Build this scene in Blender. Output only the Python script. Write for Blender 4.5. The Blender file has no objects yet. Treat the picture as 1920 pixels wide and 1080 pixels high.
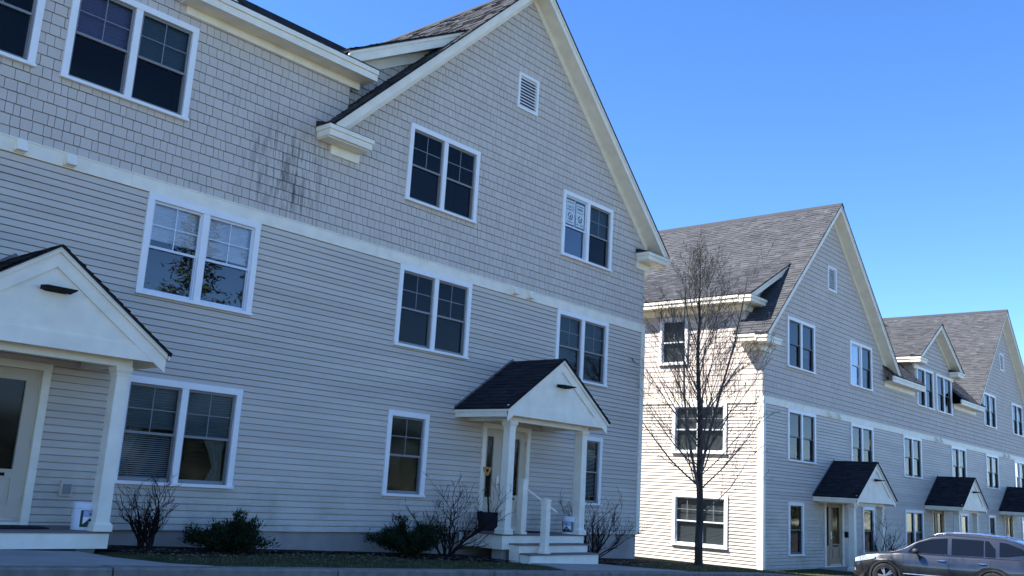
import bpy, math, random
from mathutils import Vector, Matrix

random.seed(7)
sc = bpy.context.scene
COL = sc.collection
R_ = math.radians

# ------------------------------------------------------------------ camera
YAW, PIT, ROL = 0.846875, 0.206843, 0.059221
CAM = Vector((0.0, -14.344, 0.944))
FPX = 1800.2
_f = Vector((math.sin(YAW) * math.cos(PIT), math.cos(YAW) * math.cos(PIT), math.sin(PIT)))
_r0 = Vector((math.cos(YAW), -math.sin(YAW), 0))
_u0 = _r0.cross(_f)
_r = _r0 * math.cos(ROL) + _u0 * math.sin(ROL)
_u = -_r0 * math.sin(ROL) + _u0 * math.cos(ROL)
camd = bpy.data.cameras.new('camera')
camo = bpy.data.objects.new('camera', camd)
COL.objects.link(camo)
camo.matrix_world = Matrix(((_r.x, _u.x, -_f.x, CAM.x), (_r.y, _u.y, -_f.y, CAM.y),
                            (_r.z, _u.z, -_f.z, CAM.z), (0, 0, 0, 1)))
camd.sensor_width = 36
camd.lens = FPX / 1920 * 36
camd.clip_end = 3000
camd.clip_start = 0.05
sc.camera = camo


def project(p):
    d = Vector(p) - CAM
    z = d.dot(_f)
    if z < 0.1:
        return (-9999, -9999, z)
    return (960 + FPX * d.dot(_r) / z, 540 - FPX * d.dot(_u) / z, z)


# ------------------------------------------------------------------ sky, sun, exposure
SUN = Vector((-1.0, 1.0, 1.65)).normalized()          # towards the sun
world = bpy.data.worlds.new('World')
sc.world = world
world.use_nodes = True
wn = world.node_tree
bg = wn.nodes['Background']
sky = wn.nodes.new('ShaderNodeTexSky')
sky.sky_type = 'NISHITA'
sky.sun_disc = False
sky.sun_elevation = math.asin(SUN.z)
sky.sun_rotation = math.atan2(SUN.x, SUN.y)
sky.altitude = 2800
sky.air_density = 1.0
sky.dust_density = 0.0
sky.ozone_density = 4.0
hs = wn.nodes.new('ShaderNodeHueSaturation')
hs.inputs['Saturation'].default_value = 1.18
hs.inputs['Hue'].default_value = 0.507
wn.links.new(sky.outputs[0], hs.inputs['Color'])
wn.links.new(hs.outputs[0], bg.inputs[0])
bg.inputs[1].default_value = 0.055
sund = bpy.data.lights.new('sun', 'SUN')
sund.energy = 2.0
sund.angle = R_(0.53)
sund.color = (1.0, 0.98, 0.96)
suno = bpy.data.objects.new('sun', sund)
COL.objects.link(suno)
suno.location = (0, 0, 40)
suno.rotation_euler = SUN.to_track_quat('Z', 'Y').to_euler()
sc.view_settings.view_transform = 'Standard'
sc.view_settings.look = 'None'
sc.view_settings.exposure = 2.72
sc.view_settings.gamma = 1
sc.render.engine = 'CYCLES'
sc.cycles.use_denoising = True
sc.cycles.max_bounces = 8
sc.cycles.transparent_max_bounces = 12
sc.cycles.caustics_reflective = False
sc.cycles.caustics_refractive = False


# ------------------------------------------------------------------ helpers
class MB:
    """collects shapes; build() links them as one mesh object"""

    def __init__(s):
        s.v, s.f, s.t = [], [], []

    def face(s, pts, tint=0.5):
        n = len(s.v)
        s.v.extend(tuple(p) for p in pts)
        s.f.append(tuple(range(n, n + len(pts))))
        s.t.append(tint)

    def hexa(s, p, tint=0.5, skip=()):
        """8 points: 0-3 bottom ring, 4-7 top ring"""
        n = len(s.v)
        s.v.extend(tuple(q) for q in p)
        for i, q in enumerate(((3, 2, 1, 0), (4, 5, 6, 7), (0, 1, 5, 4), (1, 2, 6, 5), (2, 3, 7, 6), (3, 0, 4, 7))):
            if i not in skip:
                s.f.append(tuple(n + a for a in q))
                s.t.append(tint)

    def box(s, x0, x1, y0, y1, z0, z1, tint=0.5, skip=()):
        s.hexa([(x0, y0, z0), (x1, y0, z0), (x1, y1, z0), (x0, y1, z0),
                (x0, y0, z1), (x1, y0, z1), (x1, y1, z1), (x0, y1, z1)], tint, skip)

    def bar(s, a, b, y0, y1, dz0, dz1, tint=0.5):
        """board in the xz plane from a=(x,z) to b, vertical offsets dz0..dz1, thickness y0..y1"""
        (xa, za), (xb, zb) = a, b
        s.hexa([(xa, y0, za + dz0), (xb, y0, zb + dz0), (xb, y1, zb + dz0), (xa, y1, za + dz0),
                (xa, y0, za + dz1), (xb, y0, zb + dz1), (xb, y1, zb + dz1), (xa, y1, za + dz1)], tint)

    def prism(s, poly, y0, y1, tint=0.5):
        """polygon of (x,z), extruded in y"""
        n = len(poly)
        s.face([(x, y0, z) for x, z in poly], tint)
        s.face([(x, y1, z) for x, z in reversed(poly)], tint)
        for i in range(n):
            a, b = poly[i], poly[(i + 1) % n]
            s.face([(b[0], y0, b[1]), (a[0], y0, a[1]), (a[0], y1, a[1]), (b[0], y1, b[1])], tint)

    def tube(s, pts, rad, n=6, tint=0.5, cap=False):
        rings = []
        prev = None
        for i, p in enumerate(pts):
            p = Vector(p)
            if i == 0:
                d = Vector(pts[1]) - p
            elif i == len(pts) - 1:
                d = p - Vector(pts[i - 1])
            else:
                d = Vector(pts[i + 1]) - Vector(pts[i - 1])
            d = d.normalized() if d.length > 1e-9 else Vector((0, 0, 1))
            if prev is None:
                a = d.cross(Vector((0.31, 0.9, 0.2)))
                if a.length < 1e-4:
                    a = d.cross(Vector((1, 0, 0)))
                a.normalize()
            else:
                a = prev - d * prev.dot(d)
                a = a.normalized() if a.length > 1e-6 else d.orthogonal().normalized()
            prev = a
            b = d.cross(a)
            r = rad[i] if isinstance(rad, (list, tuple)) else rad
            base = len(s.v)
            for k in range(n):
                t = 2 * math.pi * k / n
                s.v.append(tuple(p + a * (math.cos(t) * r) + b * (math.sin(t) * r)))
            rings.append(base)
        for i in range(len(rings) - 1):
            for k in range(n):
                k2 = (k + 1) % n
                s.f.append((rings[i] + k, rings[i] + k2, rings[i + 1] + k2, rings[i + 1] + k))
                s.t.append(tint)
        if cap:
            s.f.append(tuple(rings[0] + k for k in reversed(range(n))))
            s.t.append(tint)
            s.f.append(tuple(rings[-1] + k for k in range(n)))
            s.t.append(tint)

    def lathe(s, prof, n=24, c=(0, 0, 0), tint=0.5, cap=True):
        """profile of (r,z) about the z axis"""
        base = len(s.v)
        for r, z in prof:
            for k in range(n):
                t = 2 * math.pi * k / n
                s.v.append((c[0] + r * math.cos(t), c[1] + r * math.sin(t), c[2] + z))
        for i in range(len(prof) - 1):
            for k in range(n):
                k2 = (k + 1) % n
                s.f.append((base + i * n + k, base + i * n + k2, base + (i + 1) * n + k2, base + (i + 1) * n + k))
                s.t.append(tint)
        if cap:
            s.f.append(tuple(base + k for k in reversed(range(n))))
            s.t.append(tint)

    def mesh(s, name, mat, smooth=False):
        me = bpy.data.meshes.new(name)
        me.from_pydata(s.v, [], s.f)
        if any(t != 0.5 for t in s.t):
            at = me.attributes.new('tint', 'FLOAT', 'FACE')
            at.data.foreach_set('value', s.t)
        if mat:
            me.materials.append(mat)
        if smooth:
            me.polygons.foreach_set('use_smooth', [True] * len(me.polygons))
        me.update()
        return me

    def build(s, name, mat, parent=None, loc=(0, 0, 0), rz=0.0, smooth=False):
        return put(name, s.mesh(name, mat, smooth), parent, loc, rz)


def put(name, me, parent=None, loc=(0, 0, 0), rz=0.0):
    o = bpy.data.objects.new(name, me)
    COL.objects.link(o)
    o.location = loc
    o.rotation_euler = (0, 0, rz)
    if parent is not None:
        o.parent = parent
    return o


def tag(o, label=None, cat=None, group=None, kind=None):
    if label:
        o['label'] = label
    if cat:
        o['category'] = cat
    if group:
        o['group'] = group
    if kind:
        o['kind'] = kind
    return o


def subtract(intervals, cuts):
    for c0, c1 in cuts:
        out = []
        for a, b in intervals:
            if c1 <= a or c0 >= b:
                out.append((a, b))
                continue
            if c0 > a:
                out.append((a, c0))
            if c1 < b:
                out.append((c1, b))
        intervals = out
    return [(a, b) for a, b in intervals if b - a > 0.01]


def merge(iv):
    iv = sorted(i for i in iv if i[1] - i[0] > 0.01)
    out = []
    for a, b in iv:
        if out and a <= out[-1][1] + 1e-6:
            out[-1] = (out[-1][0], max(b, out[-1][1]))
        else:
            out.append((a, b))
    return out


# ------------------------------------------------------------------ materials
def mat(name, col, rough=0.7, spec=0.5, noise=None, tint=None, bump=None, metal=0.0, stain=None, coat=0.0):
    """col linear rgb; noise=(scale, amount[, stretch xyz]); tint=(lo,hi) by face attribute;
    bump=(scale, strength, distance); stain=function(nt, color_socket)->socket"""
    m = bpy.data.materials.new(name)
    m.use_nodes = True
    nt = m.node_tree
    b = nt.nodes['Principled BSDF']
    b.inputs['Roughness'].default_value = rough
    b.inputs['Metallic'].default_value = metal
    b.inputs['Specular IOR Level'].default_value = spec
    if coat:
        b.inputs['Coat Weight'].default_value = coat
        b.inputs['Coat Roughness'].default_value = 0.05
    rgb = nt.nodes.new('ShaderNodeRGB')
    rgb.outputs[0].default_value = (*col, 1)
    out = rgb.outputs[0]
    geo = nt.nodes.new('ShaderNodeNewGeometry')

    def mul(sock, fac):
        n = nt.nodes.new('ShaderNodeMix')
        n.data_type = 'RGBA'
        n.blend_type = 'MULTIPLY'
        n.inputs[0].default_value = 1
        nt.links.new(sock, n.inputs[6])
        nt.links.new(fac, n.inputs[7])
        return n.outputs[2]

    if noise:
        mp = nt.nodes.new('ShaderNodeMapping')
        if len(noise) > 2:
            mp.inputs['Scale'].default_value = noise[2]
        nt.links.new(geo.outputs['Position'], mp.inputs[0])
        nz = nt.nodes.new('ShaderNodeTexNoise')
        nz.inputs['Scale'].default_value = noise[0]
        nz.inputs['Detail'].default_value = 5
        nt.links.new(mp.outputs[0], nz.inputs['Vector'])
        mr = nt.nodes.new('ShaderNodeMapRange')
        mr.inputs[1].default_value = 0.3
        mr.inputs[2].default_value = 0.7
        mr.inputs[3].default_value = 1 - noise[1]
        mr.inputs[4].default_value = 1 + noise[1]
        nt.links.new(nz.outputs[0], mr.inputs[0])
        out = mul(out, mr.outputs[0])
    if tint:
        at = nt.nodes.new('ShaderNodeAttribute')
        at.attribute_name = 'tint'
        mr = nt.nodes.new('ShaderNodeMapRange')
        mr.inputs[3].default_value = tint[0]
        mr.inputs[4].default_value = tint[1]
        nt.links.new(at.outputs['Fac'], mr.inputs[0])
        out = mul(out, mr.outputs[0])
    if stain:
        out = stain(nt, geo, out)
    nt.links.new(out, b.inputs['Base Color'])
    if bump:
        nz = nt.nodes.new('ShaderNodeTexNoise')
        nz.inputs['Scale'].default_value = bump[0]
        nz.inputs['Detail'].default_value = 6
        if len(bump) > 3:
            mp = nt.nodes.new('ShaderNodeMapping')
            mp.inputs['Scale'].default_value = bump[3]
            nt.links.new(geo.outputs['Position'], mp.inputs[0])
            nt.links.new(mp.outputs[0], nz.inputs['Vector'])
        else:
            nt.links.new(geo.outputs['Position'], nz.inputs['Vector'])
        bp = nt.nodes.new('ShaderNodeBump')
        bp.inputs['Strength'].default_value = bump[1]
        bp.inputs['Distance'].default_value = bump[2]
        nt.links.new(nz.outputs[0], bp.inputs['Height'])
        nt.links.new(bp.outputs[0], b.inputs['Normal'])
    return m


def band(nt, sock, a, b, c, d):
    """0 below a, 1 between b and c, 0 above d"""
    r1 = nt.nodes.new('ShaderNodeMapRange'); r1.interpolation_type = 'SMOOTHSTEP'
    r1.inputs[1].default_value = a; r1.inputs[2].default_value = b
    nt.links.new(sock, r1.inputs[0])
    r2 = nt.nodes.new('ShaderNodeMapRange'); r2.interpolation_type = 'SMOOTHSTEP'
    r2.inputs[1].default_value = c; r2.inputs[2].default_value = d
    r2.inputs[3].default_value = 1; r2.inputs[4].default_value = 0
    nt.links.new(sock, r2.inputs[0])
    m = nt.nodes.new('ShaderNodeMath'); m.operation = 'MULTIPLY'
    nt.links.new(r1.outputs[0], m.inputs[0]); nt.links.new(r2.outputs[0], m.inputs[1])
    return m.outputs[0]


def drip_stain(nt, geo, col):
    """mould streaks running down the shingles below the left cornice return"""
    sp = nt.nodes.new('ShaderNodeSeparateXYZ')
    nt.links.new(geo.outputs['Position'], sp.inputs[0])
    bx_ = band(nt, sp.outputs[0], 8.5, 9.8, 10.05, 11.0)
    bz_ = band(nt, sp.outputs[2], 5.2, 6.2, 6.7, 7.7)
    mp = nt.nodes.new('ShaderNodeMapping')
    mp.inputs['Scale'].default_value = (17, 17, 1.6)
    nt.links.new(geo.outputs['Position'], mp.inputs[0])
    nz = nt.nodes.new('ShaderNodeTexNoise')
    nz.inputs['Scale'].default_value = 1.0
    nz.inputs['Detail'].default_value = 5
    nt.links.new(mp.outputs[0], nz.inputs['Vector'])
    mr = nt.nodes.new('ShaderNodeMapRange')
    mr.inputs[1].default_value = 0.43; mr.inputs[2].default_value = 0.70; mr.inputs[4].default_value = 0.95
    nt.links.new(nz.outputs[0], mr.inputs[0])
    m1 = nt.nodes.new('ShaderNodeMath'); m1.operation = 'MULTIPLY'
    nt.links.new(bx_, m1.inputs[0]); nt.links.new(bz_, m1.inputs[1])
    m2 = nt.nodes.new('ShaderNodeMath'); m2.operation = 'MULTIPLY'
    nt.links.new(m1.outputs[0], m2.inputs[0]); nt.links.new(mr.outputs[0], m2.inputs[1])
    mx = nt.nodes.new('ShaderNodeMix'); mx.data_type = 'RGBA'
    nt.links.new(m2.outputs[0], mx.inputs[0])
    nt.links.new(col, mx.inputs[6])
    mx.inputs[7].default_value = (0.085, 0.07, 0.06, 1)
    return mx.outputs[2]


def splash_stain(nt, geo, col):
    """soil and algae film: faint, patchy, low on the wall and in a few runs"""
    sp = nt.nodes.new('ShaderNodeSeparateXYZ')
    nt.links.new(geo.outputs['Position'], sp.inputs[0])
    lo = band(nt, sp.outputs[2], -3, -2, 0.1, 1.6)
    nz = nt.nodes.new('ShaderNodeTexNoise')
    nz.inputs['Scale'].default_value = 1.3
    nz.inputs['Detail'].default_value = 6
    nz.inputs['Roughness'].default_value = 0.7
    nt.links.new(geo.outputs['Position'], nz.inputs['Vector'])
    mr = nt.nodes.new('ShaderNodeMapRange')
    mr.inputs[1].default_value = 0.45; mr.inputs[2].default_value = 0.75
    mr.inputs[4].default_value = 0.6
    nt.links.new(nz.outputs[0], mr.inputs[0])
    m1 = nt.nodes.new('ShaderNodeMath'); m1.operation = 'MULTIPLY'
    nt.links.new(lo, m1.inputs[0]); nt.links.new(mr.outputs[0], m1.inputs[1])
    mx = nt.nodes.new('ShaderNodeMix'); mx.data_type = 'RGBA'
    nt.links.new(m1.outputs[0], mx.inputs[0])
    nt.links.new(col, mx.inputs[6])
    mx.inputs[7].default_value = (0.22, 0.24, 0.18, 1)
    return mx.outputs[2]


def glass_mat(name, tint, boost, rough=0.0):
    """window glass: clear sheet with two reflecting surfaces"""
    m = bpy.data.materials.new(name)
    m.use_nodes = True
    nt = m.node_tree
    nt.nodes.remove(nt.nodes['Principled BSDF'])
    out = nt.nodes['Material Output']
    tr = nt.nodes.new('ShaderNodeBsdfTransparent')
    tr.inputs[0].default_value = (*tint, 1)
    gl = nt.nodes.new('ShaderNodeBsdfGlossy')
    gl.inputs['Roughness'].default_value = rough
    gl.inputs[0].default_value = (1, 1, 1, 1)
    fr = nt.nodes.new('ShaderNodeFresnel')
    fr.inputs['IOR'].default_value = 1.5
    # hand-floated panes are never perfectly flat
    nz = nt.nodes.new('ShaderNodeTexNoise'); nz.inputs['Scale'].default_value = 1.6; nz.inputs['Detail'].default_value = 1
    geo = nt.nodes.new('ShaderNodeNewGeometry')
    nt.links.new(geo.outputs['Position'], nz.inputs['Vector'])
    bp = nt.nodes.new('ShaderNodeBump'); bp.inputs['Strength'].default_value = 0.03; bp.inputs['Distance'].default_value = 0.02
    nt.links.new(nz.outputs[0], bp.inputs['Height'])
    nt.links.new(bp.outputs[0], gl.inputs['Normal'])
    mu = nt.nodes.new('ShaderNodeMath'); mu.operation = 'MULTIPLY'; mu.use_clamp = True
    mu.inputs[1].default_value = boost
    nt.links.new(fr.outputs[0], mu.inputs[0])
    mx = nt.nodes.new('ShaderNodeMixShader')
    nt.links.new(mu.outputs[0], mx.inputs[0])
    nt.links.new(tr.outputs[0], mx.inputs[1])
    nt.links.new(gl.outputs[0], mx.inputs[2])
    nt.links.new(mx.outputs[0], out.inputs[0])
    return m


M = {}
M['clap'] = mat('clapboard_paint', (0.62, 0.54, 0.45), 0.55, 0.35, noise=(0.9, 0.08, (0.5, 0.5, 3)), tint=(0.93, 1.05), bump=(60, 0.12, 0.004, (0.15, 0.15, 1)), stain=splash_stain)
M['shing'] = mat('shingle_stain', (0.63, 0.54, 0.455), 0.7, 0.3, noise=(1.2, 0.04), tint=(0.96, 1.03), bump=(70, 0.25, 0.004, (1, 1, 0.12)), stain=drip_stain)
M['trim'] = mat('cream_trim_paint', (0.93, 0.84, 0.67), 0.5, 0.4, noise=(3.5, 0.07), bump=(20, 0.05, 0.003))
M['casing'] = mat('white_casing_vinyl', (0.91, 0.88, 0.84), 0.4, 0.4, noise=(3, 0.03))
M['sash'] = mat('taupe_sash', (0.24, 0.235, 0.23), 0.5, 0.4)
M['dsash'] = mat('dark_sash', (0.09, 0.09, 0.09), 0.5, 0.4)
M['wsash'] = mat('white_sash', (0.74, 0.77, 0.82), 0.4, 0.4)
M['muntin'] = mat('muntin_grey', (0.20, 0.21, 0.22), 0.5)
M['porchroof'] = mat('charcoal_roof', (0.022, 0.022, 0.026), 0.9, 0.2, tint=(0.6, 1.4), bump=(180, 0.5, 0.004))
M['roof'] = mat('asphalt_roof', (0.070, 0.070, 0.072), 0.9, 0.2, noise=(0.8, 0.06), tint=(0.74, 1.28), bump=(180, 0.5, 0.004))
M['roofdk'] = mat('asphalt_edge', (0.03, 0.03, 0.034), 0.9, 0.2, noise=(6, 0.2))
M['conc'] = mat('foundation_concrete', (0.36, 0.32, 0.28), 0.9, 0.2, noise=(1.1, 0.22), bump=(25, 0.3, 0.01))
M['walk'] = mat('walk_concrete', (0.36, 0.33, 0.29), 0.9, 0.2, noise=(1.6, 0.12), bump=(60, 0.3, 0.004))
M['kerb'] = mat('kerb_granite', (0.24, 0.205, 0.17), 0.9, 0.2, noise=(5.0, 0.25), bump=(30, 0.5, 0.012))
M['deck'] = mat('deck_board', (0.20, 0.16, 0.15), 0.7, 0.3, noise=(4, 0.12, (0.3, 2, 2)))
M['door'] = mat('door_paint', (0.60, 0.50, 0.37), 0.45, 0.4, noise=(2, 0.03))
M['wooddoor'] = mat('door_wood', (0.36, 0.24, 0.13), 0.5, 0.4, noise=(3, 0.2, (4, 4, 0.4)))
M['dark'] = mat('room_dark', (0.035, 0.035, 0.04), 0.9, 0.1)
M['black'] = mat('black_metal', (0.012, 0.012, 0.013), 0.8, 0.15)
M['lens'] = mat('lamp_lens', (0.55, 0.56, 0.55), 0.3, 0.5)
M['steel'] = mat('brushed_steel', (0.55, 0.55, 0.55), 0.3, 0.5, metal=0.9)
M['blind'] = mat('blind_white', (0.82, 0.84, 0.86), 0.8, 0.2, noise=(5, 0.04))
M['shade_v'] = mat('shade_violet', (0.30, 0.24, 0.40), 0.9, 0.2)
M['shade_g'] = mat('shade_grey', (0.17, 0.21, 0.23), 0.9, 0.2)
M['shade_l'] = mat('shade_reflected_grey', (0.42, 0.42, 0.40), 0.9, 0.2)  # grey standing in for the reflection in the end-wall panes
M['curtain'] = mat('curtain_linen', (0.36, 0.35, 0.29), 0.9, 0.2, noise=(6, 0.1))
M['glass'] = glass_mat('window_glass', (0.52, 0.60, 0.62), 0.42, 0.07)
M['glassr'] = glass_mat('window_glass_clean', (0.90, 0.92, 0.94), 2.2)
M['glassb'] = glass_mat('window_glass_far', (0.50, 0.56, 0.58), 0.7, 0.04)
M['paper'] = mat('poster_paper', (0.62, 0.70, 0.72), 0.8)
M['ink'] = mat('poster_ink', (0.03, 0.05, 0.08), 0.8)
M['white'] = mat('white_plastic', (0.80, 0.81, 0.86), 0.35, 0.5)
M['green'] = mat('label_green', (0.012, 0.045, 0.03), 0.5)
M['lime'] = mat('label_lime', (0.12, 0.22, 0.05), 0.5)
M['lavender'] = mat('label_lavender', (0.42, 0.42, 0.62), 0.5)
M['rubber'] = mat('rubber_mat', (0.015, 0.015, 0.022), 0.9, 0.2)
M['wood'] = mat('shovel_wood', (0.62, 0.30, 0.07), 0.5, noise=(20, 0.15))
M['bark'] = mat('tree_bark', (0.06, 0.05, 0.043), 0.9, 0.2, noise=(9, 0.3, (1, 1, 0.3)), bump=(40, 0.6, 0.01))  # tone darkened to hold the shade on the street tree's trunk
M['branch'] = mat('tree_branch_sunlit', (0.135, 0.118, 0.102), 0.9, 0.2, noise=(9, 0.25))  # paler than the trunk: sunlight on the upper twigs is in the colour
M['twig'] = mat('shrub_twig', (0.024, 0.016, 0.014), 0.9, 0.2, noise=(9, 0.3))
M['juniper'] = mat('juniper_needle', (0.016, 0.028, 0.012), 0.9, 0.1, tint=(0.4, 1.8))
M['needle'] = mat('pine_needle', (0.05, 0.075, 0.03), 0.8, 0.2, tint=(0.5, 1.6))

# ------------------------------------------------------------------ terrain
def gz(x):
    """grade along the street (falls to the right)"""
    pts = ((-60, 0.9), (-20, 0.28), (4.5, -0.17), (22, -0.66), (28, -1.0), (60, -1.1), (120, -1.1))
    if x <= pts[0][0]:
        return pts[0][1]
    for (a, za), (b, zb) in zip(pts, pts[1:]):
        if x <= b:
            t = (x - a) / (b - a)
            return za + (zb - za) * t
    return pts[-1][1]


KERB_Y = -3.3
XS = [-60, -40, -20, -12, -6, -2, 0, 2, 4.5, 7, 9, 11, 13, 15, 17, 19, 20.5, 22, 23, 24, 25, 26, 27, 28, 30, 33, 37, 42, 48, 54, 60, 75, 90, 120]


def strip(name, m, y0, y1, dz0, dz1, xs, ny=1, wob=0.0):
    mb = MB()
    rnd = random.Random(3)
    ys = [y0 + (y1 - y0) * j / ny for j in range(ny + 1)]
    idx = {}
    for i, x in enumerate(xs):
        for j, y in enumerate(ys):
            idx[i, j] = len(mb.v)
            w = wob * rnd.uniform(-1, 1) if 0 < j < ny else 0
            mb.v.append((x, y, gz(x) + dz0 + (dz1 - dz0) * j / ny + w))
    for i in range(len(xs) - 1):
        for j in range(ny):
            mb.f.append((idx[i, j], idx[i + 1, j], idx[i + 1, j + 1], idx[i, j + 1]))
            mb.t.append(0.5)
    return mb.build(name, m, smooth=True)


M['lawn'] = mat('lawn_soil', (0.050, 0.056, 0.026), 0.95, 0.1, noise=(2.5, 0.45), bump=(40, 0.8, 0.03))
M['road'] = mat('asphalt_road', (0.10, 0.097, 0.092), 0.9, 0.25, noise=(0.5, 0.2), bump=(120, 0.5, 0.006))
M['mulch'] = mat('bark_mulch', (0.028, 0.022, 0.019), 0.95, 0.1, noise=(14, 0.5), bump=(50, 1.0, 0.03))
xs_fine = [4.5 + 0.5 * i for i in range(48)]
xs_all = sorted(set(XS + xs_fine))
tag(strip('lawn', M['lawn'], KERB_Y + 0.14, 60, 0, 0, xs_all, 60, 0.015), kind='structure')
tag(strip('road', M['road'], -22, KERB_Y - 0.15, -0.15, -0.15, XS, 4), kind='structure')
M['farlawn'] = mat('far_grass', (0.032, 0.045, 0.018), 0.95, 0.1, noise=(0.4, 0.3))
tag(strip('far_lawn', M['farlawn'], -400, -22, -0.15, -0.15, XS, 2), kind='structure')

# kerb stones, about 3 m each
kerb = bpy.data.objects.new('kerb', None)
COL.objects.link(kerb)
tag(kerb, kind='structure')
x = 5.72 - 3.3 * 4
k = 0
while x < 62:
    x1 = x + 3.3
    mb = MB()
    y0, y1 = KERB_Y - 0.15, KERB_Y + 0.14
    g = 0.012
    a, b = x + g, x1 - g
    za, zb = gz(a) + 0.012, gz(b) + 0.012
    dz = random.uniform(-0.006, 0.006)
    ch = 0.025
    prof = [(y0, -0.4), (y0, -ch), (y0 + ch, 0), (y1, 0), (y1, -0.4)]
    for i in range(5):
        p, q = prof[i], prof[(i + 1) % 5]
        mb.face([(a, p[0], za + p[1] + dz), (a, q[0], za + q[1] + dz), (b, q[0], zb + q[1] + dz), (b, p[0], zb + p[1] + dz)])
    mb.face([(a, p[0], za + p[1] + dz) for p in prof])
    mb.face([(b, p[0], zb + p[1] + dz) for p in reversed(prof)])
    mb.build('kerb_stone', M['kerb'], kerb)
    x = x1
    k += 1

# walks from the porches to the kerb
def walk(poly):
    mb = MB()
    mb.face([(px, py, gz(px) + 0.02) for px, py in poly])
    n = len(poly)
    for i in range(n):
        (ax, ay), (bx_, by_) = poly[i], poly[(i + 1) % n]
        mb.face([(bx_, by_, gz(bx_) + 0.02), (ax, ay, gz(ax) + 0.02), (ax, ay, gz(ax) - 0.1), (bx_, by_, gz(bx_) - 0.1)])
    return tag(mb.build('walkway', M['walk']), kind='structure')


walk([(3.6, -1.0), (6.35, -1.0), (6.4, -2.1), (6.75, -2.9), (7.2, KERB_Y + 0.135), (3.0, KERB_Y + 0.135), (3.5, -2.2)])
walk([(15.3, -1.5), (17.7, -1.5), (18.0, -2.3), (18.9, KERB_Y + 0.135), (14.6, KERB_Y + 0.135), (15.15, -2.3)])
walk([(31.9, -2.0), (33.9, -2.0), (34.1, KERB_Y + 0.135), (31.6, KERB_Y + 0.135)])

# planting bed along the near building
mb = MB()
bed = [(6.55, 0.02), (6.55, -0.9), (7.4, -1.25), (9, -1.1), (10.5, -0.35), (12.2, -0.4), (13.2, -1.2), (15.1, -1.6), (15.1, 0.02)]
mb.face([(px, py, gz(px) + 0.03) for px, py in bed])
bed2 = [(17.6, 0.02), (17.6, -1.75), (19.2, -1.5), (20.6, -0.9), (21.8, -0.7), (21.8, 0.02)]
mb.face([(px, py, gz(px) + 0.03) for px, py in bed2])
tag(mb.build('mulch_bed', M['mulch']), kind='structure')

# ------------------------------------------------------------------ apartment buildings (local frame: x along the front
# from the street gable's centre line, y = 0 the wall face, z = 0 the bottom course)
PITCH = 0.965
HALF = 5.32          # gable half width
ROOF_END = 5.87      # roof edge
DEPTH = 11.0
EXPO = 0.106
N_CLAP = 50
BELT0, BELT1 = 5.30, 5.51
SH = 0.176


def clap_course(mb, a, b, z0, h, tint=0.5, y_in=0.03, lo=None, hi=None, lip=-0.040, slot=0.2, dy=0.0):
    """lapped board: near-vertical face, then the recess that the board above hangs over"""
    za = z0 if lo is None else lo
    zb = z0 + h * (1 - slot) if hi is None else min(hi, z0 + h * (1 - slot))
    zt = z0 + h + 0.004 if hi is None else hi
    if slot <= 0:
        zb = zt
    if zb - za > 0.002:
        top = lip + 0.010 if slot > 0 else -0.002
        ya, yb = lip + (top - lip) * (za - z0) / h + dy, lip + (top - lip) * (zb - z0) / h + dy
        w1, w2 = ((hash((round(a, 2), round(z0, 2))) % 100) / 100 - 0.5) * 0.006, ((hash((round(b, 2), round(z0, 2), 1)) % 100) / 100 - 0.5) * 0.006
        if lo is not None:
            w1 = w2 = 0
        mb.hexa([(a, ya, za + w1), (b, ya, za + w2), (b, y_in, za + w2), (a, y_in, za + w1),
                 (a, yb, zb), (b, yb, zb), (b, y_in, zb), (a, y_in, zb)], tint, skip=(4,) if slot > 0 else (1, 4))
    if slot > 0 and zt > zb:
        mb.face([(a, 0.012, zb), (b, 0.012, zb), (b, 0.012, zt), (a, 0.012, zt)], tint)


def partial(openings, z0, h):
    """remnants of a course above or below an opening: (x0, x1, lo, hi)"""
    out = []
    for o in openings:
        if o[2] < z0 + h - 0.02 and o[3] > z0 + 0.02:
            if o[2] > z0 + 0.005:
                out.append((o[0], o[1], z0, o[2]))
            if o[3] < z0 + h - 0.005:
                out.append((o[0], o[1], o[3], z0 + h))
    return out


def shingle_piece(mb, a, b, z0, h, rnd):
    t = rnd.uniform(0.022, 0.026)
    dz = rnd.uniform(-0.0015, 0.0015)
    g = rnd.uniform(0.003, 0.006)
    mb.hexa([(a + g, -t, z0 + dz), (b - g, -t, z0 + dz), (b - g, 0.03, z0 + dz), (a + g, 0.03, z0 + dz),
             (a + g, -0.010, z0 + h - 0.009), (b - g, -0.010, z0 + h - 0.009), (b - g, 0.03, z0 + h - 0.009), (a + g, 0.03, z0 + h - 0.009)],
            rnd.random() * 0.999, skip=(4,))


def cuts_at(openings, z0, z1):
    return [(o[0], o[1]) for o in openings if o[2] < z1 - 0.02 and o[3] > z0 + 0.02]


def backing(mb, intervals, z0, z1, openings):
    """flat sheathing behind the courses with real openings"""
    zs = sorted(set([z0, z1] + [z for o in openings for z in (o[2], o[3]) if z0 < z < z1]))
    for za, zb in zip(zs, zs[1:]):
        for a, b in subtract(intervals, cuts_at(openings, za - 0.03, zb + 0.03) if zb - za > 0.05 else cuts_at(openings, za, zb)):
            mb.face([(a, 0.03, za), (b, 0.03, za), (b, 0.03, zb), (a, 0.03, zb)])


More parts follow.
